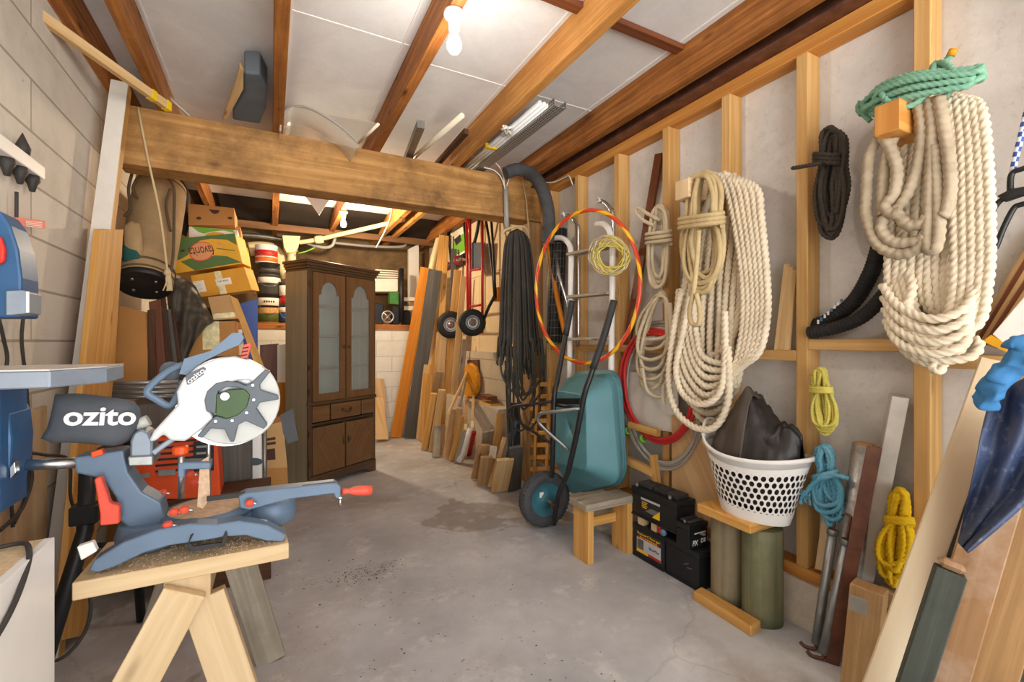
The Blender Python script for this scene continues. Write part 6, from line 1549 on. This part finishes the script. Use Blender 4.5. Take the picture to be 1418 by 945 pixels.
# ribbed black drain hoses
def ribbed(pts, r, x, label):
    C = smooth(pxs(pts, x), 40); A = np.array([tuple(p) for p in C]); S = np.concatenate([[0], np.cumsum(np.linalg.norm(np.diff(A, axis=0), axis=1))])
    q = np.arange(0, S[-1], .0035); C = [V([np.interp(z, S, A[:, i]) for i in range(3)]) for z in q]
    return tag(MB().tube(C, r, 18, rr=[1+.05*math.sin(z*2*PI/.014) for z in q]).build('ribbed_hose', 'black_rubber'), label, 'hose')
h_ = ribbed([(1126, 452), (1150, 442), (1182, 418), (1205, 380), (1217, 345), (1222, 320)], .029, 2.11, 'upper ribbed black hose with white print, beside the big white rope')
for k in range(8):
    p = PX(1133+k*4.6, 449-k*4.0-.06*k*k, 2.079); MB().beam(p, p+V((0, .0, .018-.001*k)), .008, .003, up=(1, 0, 0)).build('print_mark', 'sky_cloth' if k % 3 == 1 else 'white_ink', h_)
ribbed([(1121, 461), (1150, 456), (1185, 444), (1210, 425), (1235, 395)], .026, 2.05, 'lower ribbed black hose resting on the nogging')

# ================= pile at the lower right =================
def DB(u, d): return D(u, CY+FPX*HC/d, d)      # floor point at depth d
def lean2(name, m, label, ub, db, ut, vt, dt, w_, th, cat='timber', group=None, bevel=.003):
    p0, p1 = DB(ub, db), D(ut, vt, dt); f = -(ray(ub, 900)+ray(ut, vt)); f.z = 0
    return tag(MB().beam(p0+V((0, 0, .01)), p1, w_, th, up=f).build(name, m, bevel=bevel), label, cat, group)
fo = MB(); p0, p1 = PZ(1160, 908, 0), PX(1199, 616, 2.06)
fo.tube([p0, p1], .044, 20); plain('crinkled_foil', '#a8a5a0', .35, metal=.7, mott=.35, scale=30, bmp=.9)
f_ = fo.build('foil_roll', 'crinkled_foil'); tag(f_, 'roll of silver foil leaning behind the rusty steel angle', 'roll')
MB().cyl(p1, .038, .004, p1-p0, 20).build('roll_core', 'cardboard', f_)
ra = MB(); p0, p1 = PZ(1152, 920, 0), PX(1211, 619, 1.97); ra.beam(p0, p1, .045, .006, up=(-.9, -.5, 0)); ra.beam(p0+V((.02, .01, 0)), p1+V((.02, .01, 0)), .006, .045, up=(-.9, -.5, 0))
tag(ra.build('steel_angle', 'rust_steel'), 'rusty dark steel angle leaning in front of the foil roll', 'steel angle')
al = MB(); p0, p1 = PZ(1178, 900, 0), PX(1245, 548, 2.08); al.beam(p0, p1, .05, .075, up=(-.9, -.5, 0)); plain('pale_aluminium', '#c9c2b6', .4, metal=.3, mott=.12, scale=12)
tag(al.build('aluminium_section', 'pale_aluminium', bevel=.002), 'tall silver aluminium section leaning right of the foil roll', 'metal section')
for k, (a, b_, c, lab) in enumerate((((1130, 892), (1153, 738), (1160, 700), 'left galvanised turnbuckle tube with rusty hooks'), ((1140, 905), (1172, 752), (1178, 716), 'right galvanised turnbuckle tube with rusty hooks'))):
    p0 = PZ(a[0], a[1], .03); x1 = p0.x+.06; p1 = PX(b_[0], b_[1], x1); p2 = PX(c[0], c[1], x1+.02)
    t = thing('turnbuckle', lab, 'turnbuckle', V((p0.x, p0.y, 0)))
    MB().rod(p0, p1, .0165, 14).build('tube', 'galvanised', t)
    MB().lathe([(.0165, -.01), (.021, -.008), (.021, .012), (.0165, .014)], p1, p1-p0, 14).build('collar', 'dull_steel', t)
    MB().tube(smooth([p1, p1.lerp(p2, .4), p1.lerp(p2, .8), p2, p2+V((-.005, .018, .006)), p2+V((-.005, .026, -.004))], 4), .005, 8).build('hook', 'rust_steel', t)
    MB().tube(smooth([p0, p0+V((-.005, .0, -.018)), p0+V((-.02, .03, -.022)), p0+V((-.02, .05, -.015))], 4), .007, 8).build('hook', 'rust_steel', t)
slabx([(1138, 718), (1156, 700), (1150, 795), (1128, 788)], 2.04, .012, 'fresh_pine', 'pale pine board behind the turnbuckles', 'pine_board')
# chunky timber stand
TS = thing('timber_stand', 'chunky brown timber stand with paint smears at the lower right', 'stand', V((1.86, .85, 0)))
MB().beam(DB(1190, 1.66), D(1204, 812, 1.66), .10, .085, up=(-1, -.25, 0)).build('post', 'old_pine', TS, bevel=.004)
MB().beam(DB(1226, 1.72), D(1246, 832, 1.72), .055, .06, up=(-1, -.25, 0)).build('post', 'old_pine', TS, bevel=.004)
MB().beam(D(1216, 822, 1.74), D(1262, 842, 1.66), .04, .06).build('rail', 'old_pine', TS, bevel=.004)
MB().box(D(1188, 838, 1.60), (.012, .05, .05), rz=.25).build('grey_paint_patch', 'grey_pvc', TS)
lean2('cream_board', 'cream_board', 'long cream board leaning across the lower right corner', 1170, 1.28, 1380, 500, 1.44, .075, .018)
lean2('painted_post', 'green_black_wood', 'short black-green post with raw brown end leaning at lower right', 1204, 1.19, 1316, 790, 1.17, .06, .055)
p_ = D(1316, 788, 1.17); d_ = (p_-DB(1204, 1.19)).normalized(); _f = -(ray(1204, 900)+ray(1316, 788)); _f.z = 0; MB().beam(p_-d_*.001, p_+d_*.022, .056, .052, up=_f).build('raw_end', 'smeared_wood', bpy.data.objects['painted_post'], bevel=.012)
lean2('painted_batten', 'green_black_wood', 'thin dark flaking batten between the cream board and the tarpaulin', 1262, 1.40, 1350, 600, 1.42, .045, .02)
lean2('smeared_plank', 'smeared_wood', 'brown plank with white paint smears at lower right', 1257, 1.245, 1417, 560, 1.27, .098, .035)
lean2('wide_plank', 'wide_wood', 'wide pale brown plank at the right edge', 1312, 1.205, 1466, 600, 1.22, .105, .035)
lean2('edge_board', 'green_black_wood', 'dark green board in the bottom right corner', 1368, 1.19, 1492, 680, 1.20, .10, .03)
# navy waterproof and light blue cloth
def cloth(left, right, depth, m, name, label, seed, amp=.012, cat='tarpaulin', nx=16, folds=2.2):
    R = random.Random(seed); ny = 18; rows = []
    L = smooth([V((a, b_, 0)) for a, b_ in left], 8); Rr = smooth([V((a, b_, 0)) for a, b_ in right], 8)
    for i in range(ny):
        f = i/(ny-1); a = L[min(len(L)-1, int(f*(len(L)-1)))]; b_ = Rr[min(len(Rr)-1, int(f*(len(Rr)-1)))]
        row = []
        for j in range(nx):
            t_ = j/(nx-1); p = a.lerp(b_, t_)
            row.append(D(p.x, p.y, depth(t_, f)+amp*math.sin(t_*6*folds+f*3+seed)+amp*.6*math.sin(f*9+t_*4)+R.uniform(-amp, amp)*.25))
        rows.append(row)
    return tag(MB().grid(rows).build(name, m, solid=.004, subsurf=1), label, cat)
cloth([(1372, 545), (1360, 590), (1350, 640), (1337, 700), (1326, 752)], [(1470, 500), (1480, 560), (1470, 620), (1440, 680), (1340, 768)], lambda t_, f: lerp(1.17, 1.06, t_), 'navy_cloth', 'navy_waterproof', 'dark navy waterproof sheet hung over the planks at the right edge', 4, .012)
tb = MB(); pth = smooth([D(1363, 562, 1.16), D(1374, 540, 1.13), D(1388, 520, 1.11), D(1408, 503, 1.09), D(1432, 488, 1.07), D(1460, 480, 1.06)], 8)
tb.tube(pth, .026, 16, rr=[.85+.05*math.sin(k*.9)+.3*(k/len(pth)) for k in range(len(pth))]); tb.tube(smooth([D(1400, 482, 1.10), D(1412, 476, 1.08), D(1425, 490, 1.07), D(1440, 500, 1.05)], 6), .02, 12)
from mathutils import noise as mnoise
tb.v = [tuple(V(p)+mnoise.noise_vector(V(p)*38)*.013) for p in tb.v]
tag(tb.build('sky_cloth', 'sky_cloth'), 'rolled sky blue cloth lying on the navy waterproof', 'cloth')
# strips, foam board and folding stool at the right edge
for k in range(5):
    o = k*6.5; a, b_ = PX(1353+o*.8, 472+o*.35, 2.09-.004*k), PX(1418+o+25, 345+o*.9-30, 2.12)
    tag(MB().beam(a, b_, .024, .01, up=(1, 0, 0)).build('hardwood_strip', 'red_brown_wood' if k % 2 else 'old_pine'), ['topmost', 'second', 'third', 'fourth', 'lowest'][k]+' of the brown strips slanting up at the right edge', 'strip')
q = [(1374, 463), (1440, 385), (1440, 470), (1404, 488)]
fb = tag(MB().prism(pxs(q, 2.03), (.03, 0, 0)).build('foam_board', 'white_plastic', bevel=.002), 'white foam board with yellow edge under the brown strips', 'board')
MB().prism(pxs([(1361, 473), (1372, 464), (1405, 484), (1401, 491)], 2.028), (.03, 0, 0)).build('yellow_edge', 'banana_yellow', fb)
FS = thing('folding_seat', 'black steel folding seat frame hung up at the right edge', 'folding seat', PX(1395, 345, 1.98))
for P in ([(1440, 250), (1410, 268), (1383, 280), (1366, 310), (1351, 342), (1362, 340), (1376, 347), (1390, 315), (1403, 290), (1412, 284), (1440, 278)], [(1440, 222), (1418, 233), (1401, 241), (1399, 266)]):
    MB().tube(smooth(pxs(P, 1.98), 5), .008, 8).build('frame_rod', 'black_paint', FS)
sb = MB(); pillow(sb, pxs([(1381, 272), (1400, 262), (1440, 255), (1440, 275), (1415, 272), (1392, 280)], 1.98), (-.02, 0, 0)); sb.build('seat_pad', 'soft_black', FS)
m, nt, b = newmat('rope_check')
uv = nd(nt, 'ShaderNodeUVMap'); ck = nd(nt, 'ShaderNodeTexChecker', Scale=1.0); mp = nd(nt, 'ShaderNodeMapping'); mp.inputs['Scale'].default_value = (70, 3, 1)
nt.links.new(uv.outputs[0], mp.inputs[0]); nt.links.new(mp.outputs[0], ck.inputs[0]); ck.inputs[1].default_value = srgb('#2e4f9c'); ck.inputs[2].default_value = srgb('#dfe3ee'); nt.links.new(ck.outputs[0], b.inputs['Base Color'])
tag(MB().tube(smooth(pxs([(1402, 238), (1408, 212), (1416, 180), (1425, 140), (1432, 100)], 2.0), 6), .008, 10).build('braided_rope', 'rope_check'), 'blue and white braided cord holding the folding seat', 'rope')

# ================= things stored above the beam =================
ZB_ = 2.66
PD = thing('storage_pad', 'grey padded block lying on the beam under the ceiling', 'pad', PZ(345, 140, ZB_))
pq = [PZ(u, v, 2.668) for u, v in ((338, 101), (360, 103), (370, 122), (368, 152), (360, 172), (322, 166), (324, 152), (339, 128))]
plain('pad_grey', '#5d656b', .8, mott=.15, scale=6)
MB().prism(pq, (0, 0, .125)).build('pad', 'pad_grey', PD, bevel=.012, seg=3)
bq = [PZ(u, v, 2.662) for u, v in ((332, 91), (337, 99), (337, 124), (313, 168), (307.6, 167), (328, 110))]
tag(MB().prism(bq, (0, 0, .02)).tf(Matrix.Identity(4)).build('offcut_board', 'pine', bevel=.002), 'pale board end beside the grey pad on the beam', 'board')
cv_ = [(388, 182), (390, 165), (397, 152), (410, 147), (428, 150), (452, 162), (475, 178), (497, 198)]
C0 = smooth([D(u, v, 2.95) for u, v in cv_], 5)
glass('acrylic', '#d8d2c6', .2, .45)
AC = tag(MB().grid([C0, [p+V((0.0, .5, .0)) for p in C0]]).build('acrylic_sheet', 'acrylic', solid=.003), 'curled translucent plastic sheet sticking out over the beam', 'plastic sheet')
MB().tube(C0, .007, 8).build('edge_strip', 'grey_pvc', AC)
MB().prism([D(497, 198, 2.95), D(524, 172, 2.75), D(510, 168, 2.8), D(455, 160, 2.95)], (0, 0, .003)).build('bent_corner', 'acrylic', AC)
MB().rod(D(497, 198, 2.95), D(524, 172, 2.75), .009, 8).build('edge_strip', 'white_pvc', AC)
def onbeam(a, b_, w_, h_, m, name, lab, cat='bar', round_=False):
    p0, p1 = PZ(a[0], a[1], ZB_+h_/2), PZ(b_[0], b_[1], ZB_+h_/2)
    p0 = p0+(p0-p1).normalized()*.25
    mb = MB(); (mb.rod(p0, p1, w_/2, 12) if round_ else mb.beam(p0, p1, w_, h_)); return tag(mb.build(name, m), lab, cat)
onbeam((567, 212), (583, 172), .05, .05, 'dull_steel', 'square_tube', 'brown grey square tube end on the beam, leftmost of three', 'tube')
onbeam((578, 214), (640, 160), .035, .035, 'white_pvc', 'conduit_pipe', 'white conduit pipe end on the beam beside the square tube', 'pipe', True)
onbeam((611, 221), (646, 182), .035, .035, 'dark_wood', 'dark_bar', 'black bar lying on the beam against the light rafter', 'bar')
FT = thing('tube_bundle', 'bundle of white fluorescent tubes with yellow tape beside the light rafter', 'fluorescent tubes', PZ(700, 185, ZB_))
plain('tube_glass', '#f0f1f0', .25, mott=.02)
for k in range(3):
    o = k*5.5; p0, p1 = PZ(645+o, 230, ZB_+.02+.004*k), PZ(748+o*1.1, 142+k*2, ZB_+.02+.004*k)
    t1 = MB().rod(p0+(p0-p1).normalized()*.3, p1, .0135, 14).build('tube', 'tube_glass', FT)
for (u, v, m) in ((679, 203, 'tape_yellow'),):
    p = PZ(u, v, ZB_+.02); d_ = (PZ(748, 142, ZB_+.02)-PZ(645, 230, ZB_+.02)).normalized(); MB().beam(p-d_*.015, p+d_*.015, .095, .034).build('tape_band', m, FT)
kb = MB()
for j in range(8): kb.tube(smooth([PZ(702+RR.uniform(-7, 7), 182+RR.uniform(-8, 8), ZB_-.0+RR.uniform(-.03, .03)) for _ in range(5)], 4), .007, 6)
kb.build('string_knot', 'white_cable', FT)
def perf():
    m, nt, b = newmat('perforated_steel')
    uv = nd(nt, 'ShaderNodeUVMap'); mp = nd(nt, 'ShaderNodeMapping'); mp.inputs['Scale'].default_value = (55, 55, 55); nt.links.new(uv.outputs[0], mp.inputs[0])
    vo = nd(nt, 'ShaderNodeTexVoronoi', Scale=1.0); vo.inputs['Randomness'].default_value = 0; nt.links.new(mp.outputs[0], vo.inputs[0])
    col = ramp(nt, vo.outputs['Distance'], [(.3, srgb('#2c2825')), (.36, srgb('#a7a39e'))]); nt.links.new(col, b.inputs['Base Color']); b.inputs['Roughness'].default_value = .45; b.inputs['Metallic'].default_value = .35
perf()
p0, p1 = PZ(668, 233, ZB_), PZ(776, 148, ZB_); d_ = (p1-p0).normalized(); p0 = p0-d_*.3
PT = MB(); PT.beam(p0, p1, .085, .004); s_ = d_.cross(V((0, 0, 1)))
PT.beam(p0+s_*.043+V((0, 0, .022)), p1+s_*.043+V((0, 0, .022)), .003, .045); PT.beam(p0-s_*.043+V((0, 0, .022)), p1-s_*.043+V((0, 0, .022)), .003, .045)
tag(PT.build('cable_tray', 'perforated_steel'), 'perforated metal cable tray beside the fluorescent tubes', 'cable tray')
# conduit and wires at the right end of the beam
CN = thing('wire_conduit', 'grey conduit with white wires spilling from its top on the beam face', 'conduit', PY(701, 318, 3.40))
MB().rod(PY(702, 320, 3.40), PY(700, 258, 3.40), .02, 12).build('conduit', 'grey_pvc', CN)
for P in ([(699, 260), (694, 246), (684, 236), (670, 232)], [(701, 260), (706, 246), (716, 238), (730, 236), (744, 250)], [(699, 262), (697, 245), (692, 232), (686, 226)]):
    MB().tube(smooth(pys(P, 3.39), 5), .005, 6).build('wire', 'white_cable', CN)
tag(MB().tube(smooth([PX(752, 253, 2.0), PX(768, 252, 2.03), PX(782, 246, 2.04), PX(788, 244, 2.04), PX(793, 256, 2.05)], 6), .005, 6).build('white_wire', 'white_cable'), 'white wire looped along the top plate beside the beam', 'wire')
# dry leaves, chips and dust on the floor
R = random.Random(77); mb = MB()
for k in range(520):
    if k < 260: x, y = R.uniform(.0, 1.2), R.uniform(.9, 2.9)
    else: x, y = R.gauss(.45, .12), R.gauss(2.55, .05)
    s_ = R.uniform(.002, .006); a = R.uniform(0, 6); z = .0012
    mb.face([mb.add([(x+s_*math.cos(a+q), y+s_*math.sin(a+q)*.6, z+R.uniform(0, .003))]) for q in (0, 1.6, 3.0, 4.6)])
plain('floor_litter', '#5b4632', .9, mott=.3)
tag(mb.build('floor_crumbs', 'floor_litter'), None, None, kind='stuff')
